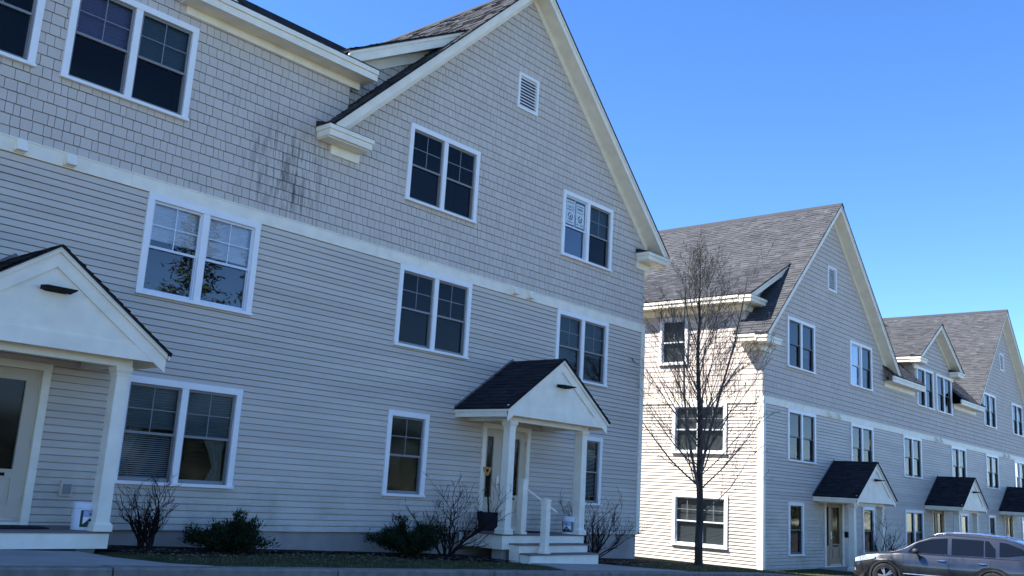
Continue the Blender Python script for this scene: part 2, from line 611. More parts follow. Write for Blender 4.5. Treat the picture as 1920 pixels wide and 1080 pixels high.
def wall(parent, base, ivs_low, rows_up, openings, near, loc=(0, 0, 0), rz=0.0, seed=1, world_off=None, z_low=0.0, lip=-0.032, slot=0.14):
    """clapboards below the belt, shingles above; near=True makes each piece an object"""
    rnd = random.Random(seed)
    mb = MB()
    backing(mb, ivs_low, z_low, BELT1, openings)
    cw = mb.build('clapboard_wall', M['clap'], parent, loc, rz)
    allmb = MB()
    for i in range(N_CLAP):
        z0 = i * EXPO
        t = rnd.random() * 0.999
        for a, b in subtract(ivs_low, cuts_at(openings, z0, z0 + EXPO)):
            if near:
                m1 = MB()
                if b - a > 4.5:
                    c = rnd.uniform(a + 1.2, b - 1.2)
                    clap_course(m1, a, c, z0, EXPO, t, lip=lip, slot=slot)
                    m1.build('clapboard', M['clap'], cw)
                    m1 = MB()
                    clap_course(m1, c + 0.001, b, z0, EXPO, (t + rnd.uniform(0.2, 0.8)) % 0.999, lip=lip, slot=slot, dy=-0.0025)
                else:
                    clap_course(m1, a, b, z0, EXPO, t, lip=lip, slot=slot)
                m1.build('clapboard', M['clap'], cw)
            else:
                clap_course(allmb, a, b, z0, EXPO, t, lip=lip, slot=slot)
        for a, b, lo, hi in partial(openings, z0, EXPO):
            m1 = MB() if near else allmb
            clap_course(m1, a, b, z0, EXPO, t, lo=lo, hi=hi, lip=lip, slot=slot)
            if near:
                m1.build('clapboard', M['clap'], cw)
    if not near:
        tag(allmb.build('clapboards', M['clap'], cw), kind='stuff')
    mb = MB()
    pieces = []
    for z0, h, ivs in rows_up:
        backing(mb, ivs, z0, z0 + h, openings)
        for a, b in subtract(ivs, cuts_at(openings, z0, z0 + h)):
            x0 = a
            while x0 < b - 1e-4:
                w = rnd.choice((0.10, 0.12, 0.14, 0.16, 0.18, 0.20, 0.22))
                x1 = x0 + w
                if b - x1 < 0.07:
                    x1 = b
                pieces.append((x0, x1, z0, h))
                x0 = x1
        for a, b, lo, hi in partial(openings, z0, h):
            if any(p0 - 0.01 <= a and b <= p1 + 0.01 for p0, p1 in ivs):
                x0 = a
                while x0 < b - 1e-4:
                    x1 = min(b, x0 + rnd.choice((0.12, 0.16, 0.2)))
                    if b - x1 < 0.06:
                        x1 = b
                    pieces.append((x0, x1, lo, hi - lo))
                    x0 = x1
    sw = mb.build('shingle_wall', M['shing'], parent, loc, rz)
    if near and world_off is not None:
        def key(p):
            u, v, d = project((p[0] + world_off[0], world_off[1], p[2] + world_off[2]))
            inside = -20 < u < 1940 and -20 < v < 1100
            return d / (p[1] - p[0]) ** 0.5 if inside else 1e6 + d
        pieces.sort(key=key)
        for p in pieces[:300]:
            m1 = MB()
            shingle_piece(m1, *p, rnd)
            m1.build('shingle', M['shing'], sw)
        pieces = pieces[300:]
    allmb = MB()
    for p in pieces:
        shingle_piece(allmb, *p, rnd)
    tag(allmb.build('shingles', M['shing'], sw), kind='stuff')
    return cw, sw


# ---- roofs
def roof_tabs(mb, P, L, S, rnd):
    """asphalt tabs on the parallelogram P + s*L (along eave) + t*S (up slope); courses stepped"""
    nl = L.length
    ns = S.length
    nrm = L.cross(S).normalized()
    if nrm.z < 0:
        nrm = -nrm
    lu, su = L / nl, S / ns
    e = 0.145
    rows = int(ns / e) + 1
    for r in range(rows):
        s0, s1 = r * e, min((r + 1) * e + 0.01, ns)
        if s1 - s0 < 0.02:
            continue
        a = 0.0
        off = rnd.uniform(0, 0.25)
        while a < nl:
            w = rnd.uniform(0.12, 0.34) if a > 0 else off + 0.05
            b = min(a + w, nl)
            th = rnd.choice((0.010, 0.016, 0.022))
            p0 = P + lu * a + su * s0
            p1 = P + lu * b + su * s0
            p2 = P + lu * b + su * s1
            p3 = P + lu * a + su * s1
            t = min(0.999, max(0.0, rnd.gauss(0.45, 0.24)))
            n0 = nrm * th
            n1 = nrm * 0.003
            mb.face([p0 + n0, p1 + n0, p2 + n1, p3 + n1], t)
            mb.face([p0, p1, p1 + n0, p0 + n0], t)
            a = b


def slope_x(par, x0, z0, x1, z1, y0, y1, ov=0.42, fas=0.27, tabs=True, trim=True, eave=True, frieze=0.2, seed=2, edge_y0=None):
    """roof plane rising from (x0,z0) eave to (x1,z1) ridge, front edge at y0, running back to y1"""
    rnd = random.Random(seed)
    sgn = 1 if x1 > x0 else -1
    mb = MB()
    if tabs:
        P = Vector((x0 - sgn * 0.02, y0 - 0.03, z0 - 0.02 * abs((z1 - z0) / (x1 - x0))))
        S = Vector((x1, y0 - 0.03, z1)) - P
        roof_tabs(mb, P, Vector((0, y1 - y0 + 0.03, 0)), S, rnd)
        o = tag(mb.build('roof_shingles', M['roof'], par), kind='stuff')
    mb = MB()
    mb.bar((x0 - sgn * 0.02, z0 - 0.02), (x1, z1), y0 - 0.03, y1, -0.035, -0.004)
    mb.build('roof', M['roofdk'], par)
    if trim:
        mb = MB()
        mb.bar((x0, z0), (x1, z1), y0 - 0.01, y0 + 0.05, -0.11, -0.037)         # crown
        mb.bar((x0, z0), (x1, z1), y0 + 0.012, y0 + 0.05, -fas, -0.112)         # board
        mb.build('rake_board', M['trim'], par)
        mb = MB()
        mb.bar((x0, z0), (x1, z1), y0 + 0.052, y0 + ov + 0.03, -fas + 0.01, -fas + 0.03)
        mb.build('soffit', M['trim'], par)
        if frieze:
            mb = MB()
            mb.bar((x0 + sgn * 0.5, z0 + 0.5 * abs((z1 - z0) / (x1 - x0))), (x1, z1), y0 + ov - 0.045, y0 + ov + 0.02, -fas - frieze, -fas + 0.005)
            mb.build('frieze_board', M['trim'], par)
    if eave:
        ye = y0 + 0.05 if edge_y0 is None else edge_y0
        mb = MB()
        xa, xb = (x0, x0 + 0.035) if sgn > 0 else (x0 - 0.035, x0)
        mb.box(xa, xb, ye + 0.003, y1, z0 - 0.25, z0 - 0.04)
        xa, xb = (x0 - 0.03, x0) if sgn > 0 else (x0, x0 + 0.03)
        mb.box(xa, xb, ye + 0.003, y1, z0 - 0.13, z0 - 0.045)
        mb.build('eave_fascia', M['trim'], par)
        mb = MB()
        xa, xb = (x0 + 0.037, x0 + 0.62) if sgn > 0 else (x0 - 0.62, x0 - 0.037)
        mb.box(xa, xb, ye + 0.01, y1, z0 - 0.235, z0 - 0.215)
        mb.build('soffit', M['trim'], par)


def slope_y(par, x0, x1, z0, run, pitch, tabs=True, frieze=(0.0, 0.0), seed=3, y0=-0.42):
    """roof plane over the front wall rising to the back"""
    rnd = random.Random(seed)
    z1 = z0 + run * pitch
    mb = MB()
    if tabs:
        roof_tabs(mb, Vector((x0, y0 - 0.02, z0)), Vector((x1 - x0, 0, 0)), Vector((0, run, run * pitch)), rnd)
        tag(mb.build('roof_shingles', M['roof'], par), kind='stuff')
    mb = MB()
    mb.hexa([(x0, y0 - 0.02, z0 - 0.035), (x1, y0 - 0.02, z0 - 0.035), (x1, y0 + run, z1 - 0.035), (x0, y0 + run, z1 - 0.035),
             (x0, y0 - 0.02, z0 - 0.004), (x1, y0 - 0.02, z0 - 0.004), (x1, y0 + run, z1 - 0.004), (x0, y0 + run, z1 - 0.004)])
    mb.build('roof', M['roofdk'], par)
    mb = MB()
    mb.box(x0, x1, y0, y0 + 0.04, z0 - 0.26, z0 - 0.13)
    mb.box(x0, x1, y0 - 0.03, y0 + 0.04, z0 - 0.128, z0 - 0.037)
    mb.build('eave_fascia', M['trim'], par)
    mb = MB()
    mb.box(x0 + 0.01, x1 - 0.01, y0 + 0.042, 0.03, z0 - 0.25, z0 - 0.23)
    mb.build('soffit', M['trim'], par)
    if frieze[0]:
        mb = MB()
        mb.box(x0 + 0.13, x1 - 0.13, -0.05, 0.02, z0 - frieze[0], z0 - 0.24)
        mb.build('frieze_board', M['trim'], par)


def cornice_return(par, xa, xb, zt, outer, yo=0.0):
    """boxed return at a gable foot: fascia, soffit, frieze and a little shingled cap"""
    y0 = -0.42
    mb = MB()
    mb.box(xa, xb, y0, -0.03, zt - 0.24, zt - 0.12)
    mb.box(xa - 0.025, xb + 0.025, y0 - 0.03, -0.03, zt - 0.118, zt - 0.03)
    mb.box(xa + 0.02, xb - 0.02, y0 + 0.06, -0.028, zt - 0.265, zt - 0.242)
    mb.build('cornice_return', M['trim'], par, (0, yo, 0))
    fa, fb = (xa + 0.35, xb) if outer < 0 else (xa, xb - 0.35)
    mb = MB()
    mb.box(fa, fb - 0.0, -0.06, 0.02, zt - 0.45, zt - 0.268)
    mb.build('frieze_board', M['trim'], par, (0, yo, 0))
    mb = MB()
    a, b = xa - 0.03, xb + 0.03
    mb.face([(a, y0 - 0.04, zt - 0.026), (b, y0 - 0.04, zt - 0.026), (b, -0.02, zt + 0.10), (a, -0.02, zt + 0.10)])
    mb.face([(a, y0 - 0.04, zt - 0.03), (a, -0.02, zt - 0.03), (b, -0.02, zt - 0.03), (b, y0 - 0.04, zt - 0.03)])
    mb.face([(a, y0 - 0.04, zt - 0.026), (a, -0.02, zt + 0.10), (a, -0.02, zt - 0.026)])
    mb.face([(b, y0 - 0.04, zt - 0.026), (b, -0.02, zt - 0.026), (b, -0.02, zt + 0.10)])
    mb.build('return_cap', M['roofdk'], par, (0, yo, 0))


# ---- windows
CAS = 0.105
_cache = {}


def cached(key, fn):
    if key not in _cache:
        _cache[key] = fn()
    return _cache[key]


def window(par, cx, zb, W, H, n, sash='sash', glass='glass', loc=None, rz=0.0, extras=(), grids=True, label=None, units=None):
    """double-hung window of n units; local origin bottom centre of the outer casing"""
    loc = (cx, 0, zb) if loc is None else loc

    def casing():
        mb = MB()
        y0 = -0.06
        mb.box(-W / 2, -W / 2 + CAS, y0, 0.03, 0.05, H - CAS)
        mb.box(W / 2 - CAS, W / 2, y0, 0.03, 0.05, H - CAS)
        mb.box(-W / 2, W / 2, y0 - 0.004, 0.03, H - CAS, H)
        mb.box(-W / 2 - 0.012, W / 2 + 0.012, y0 - 0.03, 0.03, 0.0, 0.05)
        for i in range(1, n):
            x = -W / 2 + CAS + i * uw + (i - 0.5) * mul
            mb.box(x - mul / 2, x + mul / 2, y0 + 0.006, 0.03, 0.05, H - CAS)
        return mb.mesh('window', M['casing'])

    mul = 0.115
    uw = (W - 2 * CAS - (n - 1) * mul) / n
    z0, z1 = 0.05, H - CAS
    zm = z0 + (z1 - z0) * 0.495
    w = put('window', cached(('cas', W, H, n), casing), par, loc, rz)
    if label:
        w['label'] = label

    def frame(up):
        mb = MB()
        s = 0.042
        ya, yb = (-0.012, 0.022) if up else (0.012, 0.05)
        a, b = (zm - 0.02, z1) if up else (z0, zm + 0.02)
        x = uw / 2
        mb.box(-x, -x + s, ya, yb, a, b)
        mb.box(x - s, x, ya, yb, a, b)
        mb.box(-x + s, x - s, ya, yb, a, a + (0.04 if up else 0.06))
        mb.box(-x + s, x - s, ya, yb, b - 0.04, b)
        if not up:      # jamb of the half screen in front of the lower sash
            mb.box(-x + 0.004, -x + 0.03, -0.02, 0.011, a, zm - 0.022)
            mb.box(x - 0.03, x - 0.004, -0.02, 0.011, a, zm - 0.022)
        return mb.mesh('sash', M['sash'])

    def pane(up):
        mb = MB()
        x = uw / 2 - 0.04
        y = 0.006 if up else 0.032
        a, b = (zm + 0.018, z1 - 0.038) if up else (z0 + 0.058, zm - 0.018)
        mb.face([(-x, y, a), (x, y, a), (x, y, b), (-x, y, b)])
        return mb.mesh('pane', None)

    def grid():
        mb = MB()
        x = uw / 2 - 0.042
        a, b = zm + 0.02, z1 - 0.04
        g = 0.008
        mb.box(-g, g, 0.0, 0.012, a, b)
        c = (a + b) / 2
        mb.box(-x, -g, 0.0, 0.012, c - g, c + g)
        mb.box(g, x, 0.0, 0.012, c - g, c + g)
        return mb.mesh('muntin', M['muntin'])

    for i in range(n):
        xc = -W / 2 + CAS + uw / 2 + i * (uw + mul)
        sh = sash[i] if isinstance(sash, (list, tuple)) else sash
        gl = glass[i] if isinstance(glass, (list, tuple)) else glass
        for up in (True, False):
            o = put('sash', cached(('sash', uw, H, up), lambda: frame(up)), w, (xc, 0, 0))
            o.material_slots[0].link = 'OBJECT'
            o.material_slots[0].material = M[sh]
            me = cached(('pane', uw, H, up, gl), lambda: pane(up))
            if not me.materials:
                me.materials.append(M[gl])
            put('pane', me, w, (xc, 0, 0))
        if grids:
            o = put('muntin', cached(('grid', uw, H), grid), w, (xc, 0, 0))
            if sh == 'wsash' and gl == 'glassr':
                o.material_slots[0].link = 'OBJECT'
                o.material_slots[0].material = M['wsash']

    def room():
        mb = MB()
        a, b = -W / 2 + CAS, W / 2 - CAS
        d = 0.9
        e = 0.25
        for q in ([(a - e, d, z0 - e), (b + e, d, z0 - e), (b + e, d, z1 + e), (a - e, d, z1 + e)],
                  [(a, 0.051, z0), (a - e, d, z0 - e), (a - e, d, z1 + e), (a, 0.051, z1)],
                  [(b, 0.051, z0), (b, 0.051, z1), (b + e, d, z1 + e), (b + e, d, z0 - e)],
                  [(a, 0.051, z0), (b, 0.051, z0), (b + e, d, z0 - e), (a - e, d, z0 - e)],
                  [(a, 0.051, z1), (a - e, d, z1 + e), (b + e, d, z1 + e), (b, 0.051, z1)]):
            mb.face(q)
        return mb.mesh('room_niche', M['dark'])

    put('room_niche', cached(('room', W, H), room), w)
    for ex in extras:       # (kind, unit, low, high, material)
        kind, i, lo, hi, mm = ex
        xc = -W / 2 + CAS + uw / 2 + i * (uw + mul)
        hx = uw / 2 - 0.005
        a, b = z0 + (z1 - z0) * lo, z0 + (z1 - z0) * hi
        mb = MB()
        if kind == 'shade':
            k = max(2, int((b - a) / 0.02))
            for j in range(k):
                za, zb_ = a + (b - a) * j / k, a + (b - a) * (j + 1) / k
                mb.face([(xc - hx, 0.075 + 0.008 * (j % 2), za), (xc + hx, 0.075 + 0.008 * (j % 2), za),
                         (xc + hx, 0.083 - 0.008 * (j % 2), zb_), (xc - hx, 0.083 - 0.008 * (j % 2), zb_)])
            mb.box(xc - hx, xc + hx, 0.07, 0.09, a - 0.02, a)
            mb.build('window_shade', M[mm], w)
        elif kind == 'blind':
            z = a
            while z < b:
                mb.hexa([(xc - hx, 0.07, z), (xc + hx, 0.07, z), (xc + hx, 0.10, z + 0.012), (xc - hx, 0.10, z + 0.012),
                         (xc - hx, 0.07, z + 0.002), (xc + hx, 0.07, z + 0.002), (xc + hx, 0.10, z + 0.014), (xc - hx, 0.10, z + 0.014)])
                z += 0.032
            mb.build('slat_blind', M[mm], w)
        elif kind in ('drapeL', 'drapeR'):
            s = -1 if kind == 'drapeL' else 1
            nz_, nx_ = 14, 9
            for j in range(nz_):
                for q in range(nx_):
                    pts = []
                    for jj, qq in ((j, q), (j, q + 1), (j + 1, q + 1), (j + 1, q)):
                        t = jj / nz_
                        wd = 0.30 + 0.62 * abs(t - 0.38) ** 1.1
                        fx = xc + s * (hx - wd * 2 * hx * 0.7 * qq / nx_)
                        pts.append((fx, 0.16 + 0.025 * math.sin(qq * 2.4 + t * 1.5), a + (b - a) * t))
                    mb.face(pts)
            mb.build('curtain', M[mm], w, smooth=True)
    return w


def lamp(par, x, y, z, s=1.0):
    o = MB()
    o.box(-0.09 * s, 0.09 * s, -0.03, 0.0, -0.035, 0.035)
    o.hexa([(-0.13 * s, -0.24, -0.005), (0.13 * s, -0.24, -0.005), (0.13 * s, -0.028, -0.03), (-0.13 * s, -0.028, -0.03),
            (-0.13 * s, -0.24, 0.012), (0.13 * s, -0.24, 0.012), (0.13 * s, -0.028, 0.03), (-0.13 * s, -0.028, 0.03)])
    l = o.build('wall_lamp', M['black'], par, (x, y, z))
    return l


def hood(par, x, z):
    """dryer vent hood on the belt board"""
    mb = MB()
    mb.box(-0.085, 0.085, -0.045, 0.0, -0.10, 0.10)
    mb.hexa([(-0.075, -0.15, -0.085), (0.075, -0.15, -0.085), (0.075, -0.043, -0.085), (-0.075, -0.043, -0.085),
             (-0.075, -0.075, 0.085), (0.075, -0.075, 0.085), (0.075, -0.043, 0.085), (-0.075, -0.043, 0.085)])
    mb.build('vent_hood', M['trim'], par, (x, -0.04, z))


def louvre(par, x0, x1, z0, z1):
    mb = MB()
    y0 = -0.055
    t = 0.07
    mb.box(x0, x0 + t, y0, 0.03, z0 + t, z1 - t)
    mb.box(x1 - t, x1, y0, 0.03, z0 + t, z1 - t)
    mb.box(x0, x1, y0 - 0.003, 0.03, z0, z0 + t)
    mb.box(x0, x1, y0 - 0.003, 0.03, z1 - t, z1)
    p = mb.build('gable_vent', M['casing'], par)
    n = 10
    mb = MB()
    h = (z1 - z0 - 2 * t) / n
    mb.hexa([(x0 + t, -0.045, 0), (x1 - t, -0.045, 0), (x1 - t, 0.01, h * 0.75), (x0 + t, 0.01, h * 0.75),
             (x0 + t, -0.045, 0.012), (x1 - t, -0.045, 0.012), (x1 - t, 0.01, h * 0.75 + 0.012), (x0 + t, 0.01, h * 0.75 + 0.012)])
    me = mb.mesh('louvre', M['casing'])
    for i in range(n):
        put('louvre', me, p, (0, 0, z0 + t + i * h))
    mb = MB()
    mb.face([(x0 + t, 0.025, z0 + t), (x1 - t, 0.025, z0 + t), (x1 - t, 0.025, z1 - t), (x0 + t, 0.025, z1 - t)])
    mb.build('vent_screen', M['dark'], p)


# ---- porch
PD = 1.25       # deck depth


def porch(par, c, zd=0.06, steps=None, deck_low=-0.2, rise=0.0, raised=True, seed=5, short=0.0):
    """gabled entry porch centred on c; deck top zd; rise lifts the roof"""
    zr = rise
    # ceiling and beam frame
    mb = MB()
    mb.box(c - 1.36, c + 1.36, -PD + 0.005, -PD + 0.19, 2.33 + zr, 2.47 + zr)
    for s in (-1, 1):
        mb.box(c + s * 1.27 - 0.09, c + s * 1.27 + 0.09, -PD + 0.192, -0.03, 2.34 + zr, 2.47 + zr)
    mb.box(c - 1.72, c + 1.72, -1.46, -0.03, 2.472 + zr, 2.50 + zr)
    p = mb.build('porch', M['trim'], par)
    # pediment
    ap = 3.80 + zr
    hw = 1.74
    pit = 0.70
    ez = ap - hw * pit
    mb = MB()
    zb = 2.43 + zr
    mb.prism([(c - 1.70, zb), (c + 1.70, zb), (c + 1.70, ez - 0.06), (c, ap - 0.09), (c - 1.70, ez - 0.06)], -1.47, -1.43)
    mb.build('pediment', M['trim'], p)
    mb = MB()
    mb.box(c - 1.72, c + 1.72, -1.495, -1.472, zb - 0.004, zb + 0.20)
    for s in (-1, 1):
        e = (c + s * 1.72, ap - 1.72 * pit)
        mb.bar(e, (c, ap), -1.499, -1.472, -0.30, -0.10)
        mb.bar(e, (c, ap), -1.53, -1.472, -0.098, -0.03)
    mb.build('pediment_trim', M['trim'], p)
    # roof
    rnd = random.Random(seed)
    for s in (-1, 1):
        mb = MB()
        P = Vector((c + s * (hw + 0.03), -1.56, ap - (hw + 0.03) * pit))
        S = Vector((c, -1.56, ap)) - P
        roof_tabs(mb, P, Vector((0, 1.53, 0)), S, rnd)
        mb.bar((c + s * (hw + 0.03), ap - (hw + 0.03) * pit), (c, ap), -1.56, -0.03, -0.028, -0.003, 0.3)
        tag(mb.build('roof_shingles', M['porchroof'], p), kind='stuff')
        mb = MB()
        xa, xb = sorted((c + s * hw, c + s * (hw - 0.03)))
        mb.box(xa, xb, -1.468, -0.03, ez - 0.20, ez - 0.035)
        xa, xb = sorted((c + s * hw + s * 0.002, c + s * (hw + 0.025)))
        mb.box(xa, xb, -1.53, -0.03, ez - 0.10, ez - 0.038)
        mb.build('eave_fascia', M['trim'], p)
        # flashing against the siding
        mb = MB()
        mb.bar((c + s * (hw + 0.05), ap - (hw + 0.05) * pit), (c, ap), -0.036, -0.026, -0.02, 0.06)
        mb.build('flashing', M['deck'], p)
    # columns
    for s in (-1, 1):
        x, y = c + s * 1.245, -PD + 0.10
        mb = MB()

        def sq(r0, r1, za, zb_):
            mb.hexa([(x - r0, y - r0, za), (x + r0, y - r0, za), (x + r0, y + r0, za), (x - r0, y + r0, za),
                     (x - r1, y - r1, zb_), (x + r1, y - r1, zb_), (x + r1, y + r1, zb_), (x - r1, y + r1, zb_)])
        sq(0.135, 0.135, zd, zd + 0.09)
        sq(0.128, 0.105, zd + 0.09, zd + 0.125)
        sq(0.098, 0.088, zd + 0.125, 2.20 + zr)
        sq(0.102, 0.102, 2.20 + zr, 2.225 + zr)
        sq(0.098, 0.118, 2.225 + zr, 2.275 + zr)
        sq(0.122, 0.122, 2.275 + zr, 2.33 + zr)
        mb.build('column', M['trim'], p)
    if raised:
        y = -0.03
        me = None
        k = 0
        while y > -PD:
            y1 = max(y - 0.138, -PD)
            mb = MB()
            mb.box(c - 1.40, c + 1.40, y1 + 0.003, y - 0.003, zd - 0.028, zd)
            mb.build('deck_board', M['deck'], p)
            y = y1
        mb = MB()
        mb.box(c - 1.37, c + 1.37, -PD + 0.02, -PD + 0.045, deck_low, zd - 0.03)
        mb.box(c - 1.37, c - 1.345, -PD + 0.047, -0.03, deck_low, zd - 0.03)
        mb.box(c + 1.345, c + 1.37, -PD + 0.047, -0.03, deck_low, zd - 0.03)
        mb.build('deck_skirt', M['trim'], p)
    lm = lamp(p, c + 0.02, -1.475, 3.19 + zr, 1.55)
    mb = MB()
    mb.box(-0.10, 0.10, -0.22, -0.06, -0.034, -0.028)
    return p


def entry_door(par, c, zd=0.06, leaf='door'):
    """panel door with half glass and a side light on its left"""
    H = 2.24 + (zd - 0.06) * 0.85
    t = 0.11
    xl, xr = c - 0.85, c + 0.76
    mb = MB()
    mb.box(xl, xl + t, -0.06, 0.03, zd, H - 0.0)
    mb.box(xr - t, xr, -0.06, 0.03, zd, H)
    mb.box(xl - 0.01, xr + 0.01, -0.064, 0.03, H, H + 0.105)
    mb.box(xl + t, xr - t, -0.03, 0.05, zd, zd + 0.035)
    d = mb.build('door', M['trim'], par)
    # side light unit
    s0, s1 = xl + t, xl + t + 0.40
    mb = MB()
    z0 = zd + 0.037
    ga, gb = zd + 0.70, H - 0.17
    mb.box(s0, s0 + 0.09, -0.01, 0.045, z0, H)
    mb.box(s1 - 0.10, s1, -0.014, 0.045, z0, H)
    mb.box(s0 + 0.09, s1 - 0.10, -0.01, 0.045, gb, H)
    mb.box(s0 + 0.09, s1 - 0.10, -0.01, 0.045, z0, ga)
    mb.build('side_light', M[leaf], d)
    mb = MB()
    mb.face([(s0 + 0.09, 0.02, ga), (s1 - 0.10, 0.02, ga), (s1 - 0.10, 0.02, gb), (s0 + 0.09, 0.02, gb)])
    mb.build('pane', M['glass'], d)
    # leaf
    a, b = s1 + 0.004, xr - t - 0.004
    mb = MB()
    st = 0.20
    ga2 = zd + 0.76
    mb.box(a, a + st, -0.006, 0.04, z0, H - 0.004)
    mb.box(b - st, b, -0.006, 0.04, z0, H - 0.004)
    mb.box(a + st, b - st, -0.006, 0.04, gb, H - 0.004)
    mb.box(a + st, b - st, -0.006, 0.04, z0, z0 + 0.22)
    mb.box(a + st, b - st, -0.006, 0.04, ga2 - 0.13, ga2)
    mb.box(a + st, b - st, 0.012, 0.04, z0 + 0.22, ga2 - 0.13)
    mb.box(a + st + 0.05, b - st - 0.05, 0.0, 0.012, z0 + 0.27, ga2 - 0.18)
    # glass stop moulding
    for (xa, xb, za, zb) in ((a + st - 0.025, b - st + 0.025, gb, gb + 0.025), (a + st - 0.025, b - st + 0.025, ga2 - 0.025, ga2),
                             (a + st - 0.025, a + st, ga2, gb), (b - st, b - st + 0.025, ga2, gb)):
        mb.box(xa, xb, -0.022, -0.006, za, zb)
    mb.build('door_leaf', M[leaf], d)
    mb = MB()
    mb.face([(a + st, 0.02, ga2), (b - st, 0.02, ga2), (b - st, 0.02, gb), (a + st, 0.02, gb)])
    mb.build('pane', M['glass'], d)
    # blind inside the glass, lock, kick plate, mail slot, hinges
    mb = MB()
    mb.box(a + 0.04, a + 0.11, -0.02, -0.006, zd + 0.92, zd + 1.16)
    mb.tube([(a + 0.075, -0.03, zd + 0.98), (a + 0.075, -0.075, zd + 0.98), (a + 0.19, -0.075, zd + 0.98)], 0.011, 6, cap=True)
    mb.build('handle', M['steel'], d)
    mb = MB()
    mb.box(a + 0.02, b - 0.02, -0.010, -0.006, z0 + 0.01, z0 + 0.06)
    mb.build('kick_plate', M['steel'], d)
    mb = MB()
    mb.box(a + st + 0.03, b - st - 0.1, -0.016, -0.006, ga2 - 0.095, ga2 - 0.05)
    mb.build('mail_slot', M['black'], d)
    for zz in (0.28, 1.08, 1.86):
        mb = MB()
        mb.box(b - 0.012, b + 0.012, -0.022, -0.006, zd + zz, zd + zz + 0.10)
        mb.build('hinge', M['steel'], d)
    mb = MB()
    e = 0.3
    dd = 1.2
    mb.face([(xl - e, dd, zd), (xr + e, dd, zd), (xr + e, dd, H + e), (xl - e, dd, H + e)])
    mb.face([(s0, 0.05, zd), (xl - e, dd, zd), (xl - e, dd, H + e), (s0, 0.05, H)])
    mb.face([(b, 0.05, zd), (b, 0.05, H), (xr + e, dd, H + e), (xr + e, dd, zd)])
    mb.face([(s0, 0.05, zd + 0.03), (b, 0.05, zd + 0.03), (xr + e, dd, zd), (xl - e, dd, zd)])
    mb.face([(s0, 0.05, H), (xl - e, dd, H + e), (xr + e, dd, H + e), (b, 0.05, H)])
    mb.build('room_niche', M['dark'], d)
    return (xl, xr, zd - 0.0, H + 0.105)


W2, H2 = 2.13, 1.66
W1 = 1.12
Z1, Z2, Z3 = 0.69, 3.636, 6.66


def outline_rows(rects, gables, z0, zmax):
    """shingle courses: list of (z, h, intervals)"""
    rows = []
    z = z0
    while z < zmax:
        iv = []
        for a, b, zt in rects:
            if z < zt - 0.02:
                iv.append((a, b))
        for c, apex, pitch, half in gables:
            r = min(half, (apex - z) / pitch)
            if r > 0.05:
                iv.append((c - r, c + r))
        if not iv:
            break
        rows.append((z, SH, merge(iv)))
        z += SH
    return rows


def gable(par, c, apex, left_tabs, right_tabs, seed, sides=(True, True), split=None):
    ez = apex - ROOF_END * PITCH
    if split:       # a shed dormer takes over the lower part of the left slope behind y = split[0]
        slope_x(par, c - ROOF_END, ez, c, apex, -0.42, split[0], seed=seed, tabs=left_tabs, eave=sides[0])
        xs = split[1]
        slope_x(par, c + xs, apex + xs * PITCH, c, apex, split[0] + 0.032, DEPTH, seed=seed + 7, tabs=left_tabs, eave=False, trim=False)
    else:
        slope_x(par, c - ROOF_END, ez, c, apex, -0.42, DEPTH, seed=seed, tabs=left_tabs, eave=sides[0])
    slope_x(par, c + ROOF_END, ez, c, apex, -0.42, DEPTH, seed=seed + 1, tabs=right_tabs, eave=sides[1])
    mb = MB()
    for s in (-1, 1):
        mb.bar((c + s * 0.16, apex - 0.16 * PITCH), (c, apex), -0.46, DEPTH, 0.0, 0.03)
    mb.build('ridge_cap', M['roof'], par)


def dormer(par, c, apex, pitch, half, back, seed, low_z, returns=(-1, 1), y0=-0.42):
    ez = apex - half * pitch
    slope_x(par, c - half, ez, c, apex, y0, back, seed=seed, tabs=True, frieze=0.16, fas=0.25, ov=-y0, eave=-1 in returns)
    slope_x(par, c + half, ez, c, apex, y0, back, seed=seed + 1, tabs=True, frieze=0.16, fas=0.25, ov=-y0, eave=1 in returns)
    mb = MB()
    for s in (-1, 1):
        mb.bar((c + s * 0.16, apex - 0.16 * pitch), (c, apex), -0.46, back, 0.0, 0.03)
    mb.build('ridge_cap', M['roof'], par)
    wl = half - 0.5
    for s in returns:
        xa, xb = sorted((c + s * (half + 0.01), c + s * (wl - 0.35)))
        cornice_return(par, xa, xb, ez - 0.02, s)


def corner_board(par, x, y0, z0, z1, side, w=0.10):
    """L-shaped corner trim at an outside corner"""
    mb = MB()
    if side < 0:
        mb.box(x - 0.055, x + w, -0.055, 0.02, z0, z1)
        mb.box(x - 0.055, x + 0.0, 0.022, 0.022 + w, z0, z1)
    else:
        mb.box(x - w, x + 0.055, -0.055, 0.02, z0, z1)
        mb.box(x, x + 0.055, 0.022, 0.022 + w, z0, z1)
    mb.build('corner_board', M['trim'], par)


def belt(par, x0, x1, loc=(0, 0, 0), rz=0):
    rr = random.Random(int(x1 * 10))
    x = x1
    while x > x0 + 0.01:
        xa = max(x0, x - rr.uniform(4.4, 5.2))
        dz = rr.uniform(-0.003, 0.003)
        mb = MB()
        mb.box(xa + 0.0015, x - 0.0015, -0.048, 0.028, BELT0 + dz, BELT1 + dz)
        mb.box(xa + 0.0015, x - 0.0015, -0.06, 0.028, BELT1 + 0.001 + dz, BELT1 + 0.022 + dz)
        mb.build('belt_board', M['trim'], par, loc, rz)
        x = xa


def window_opening(cx, W, zb, H):
    return (cx - W / 2 + 0.04, cx + W / 2 - 0.04, zb + 0.02, zb + H - 0.04)


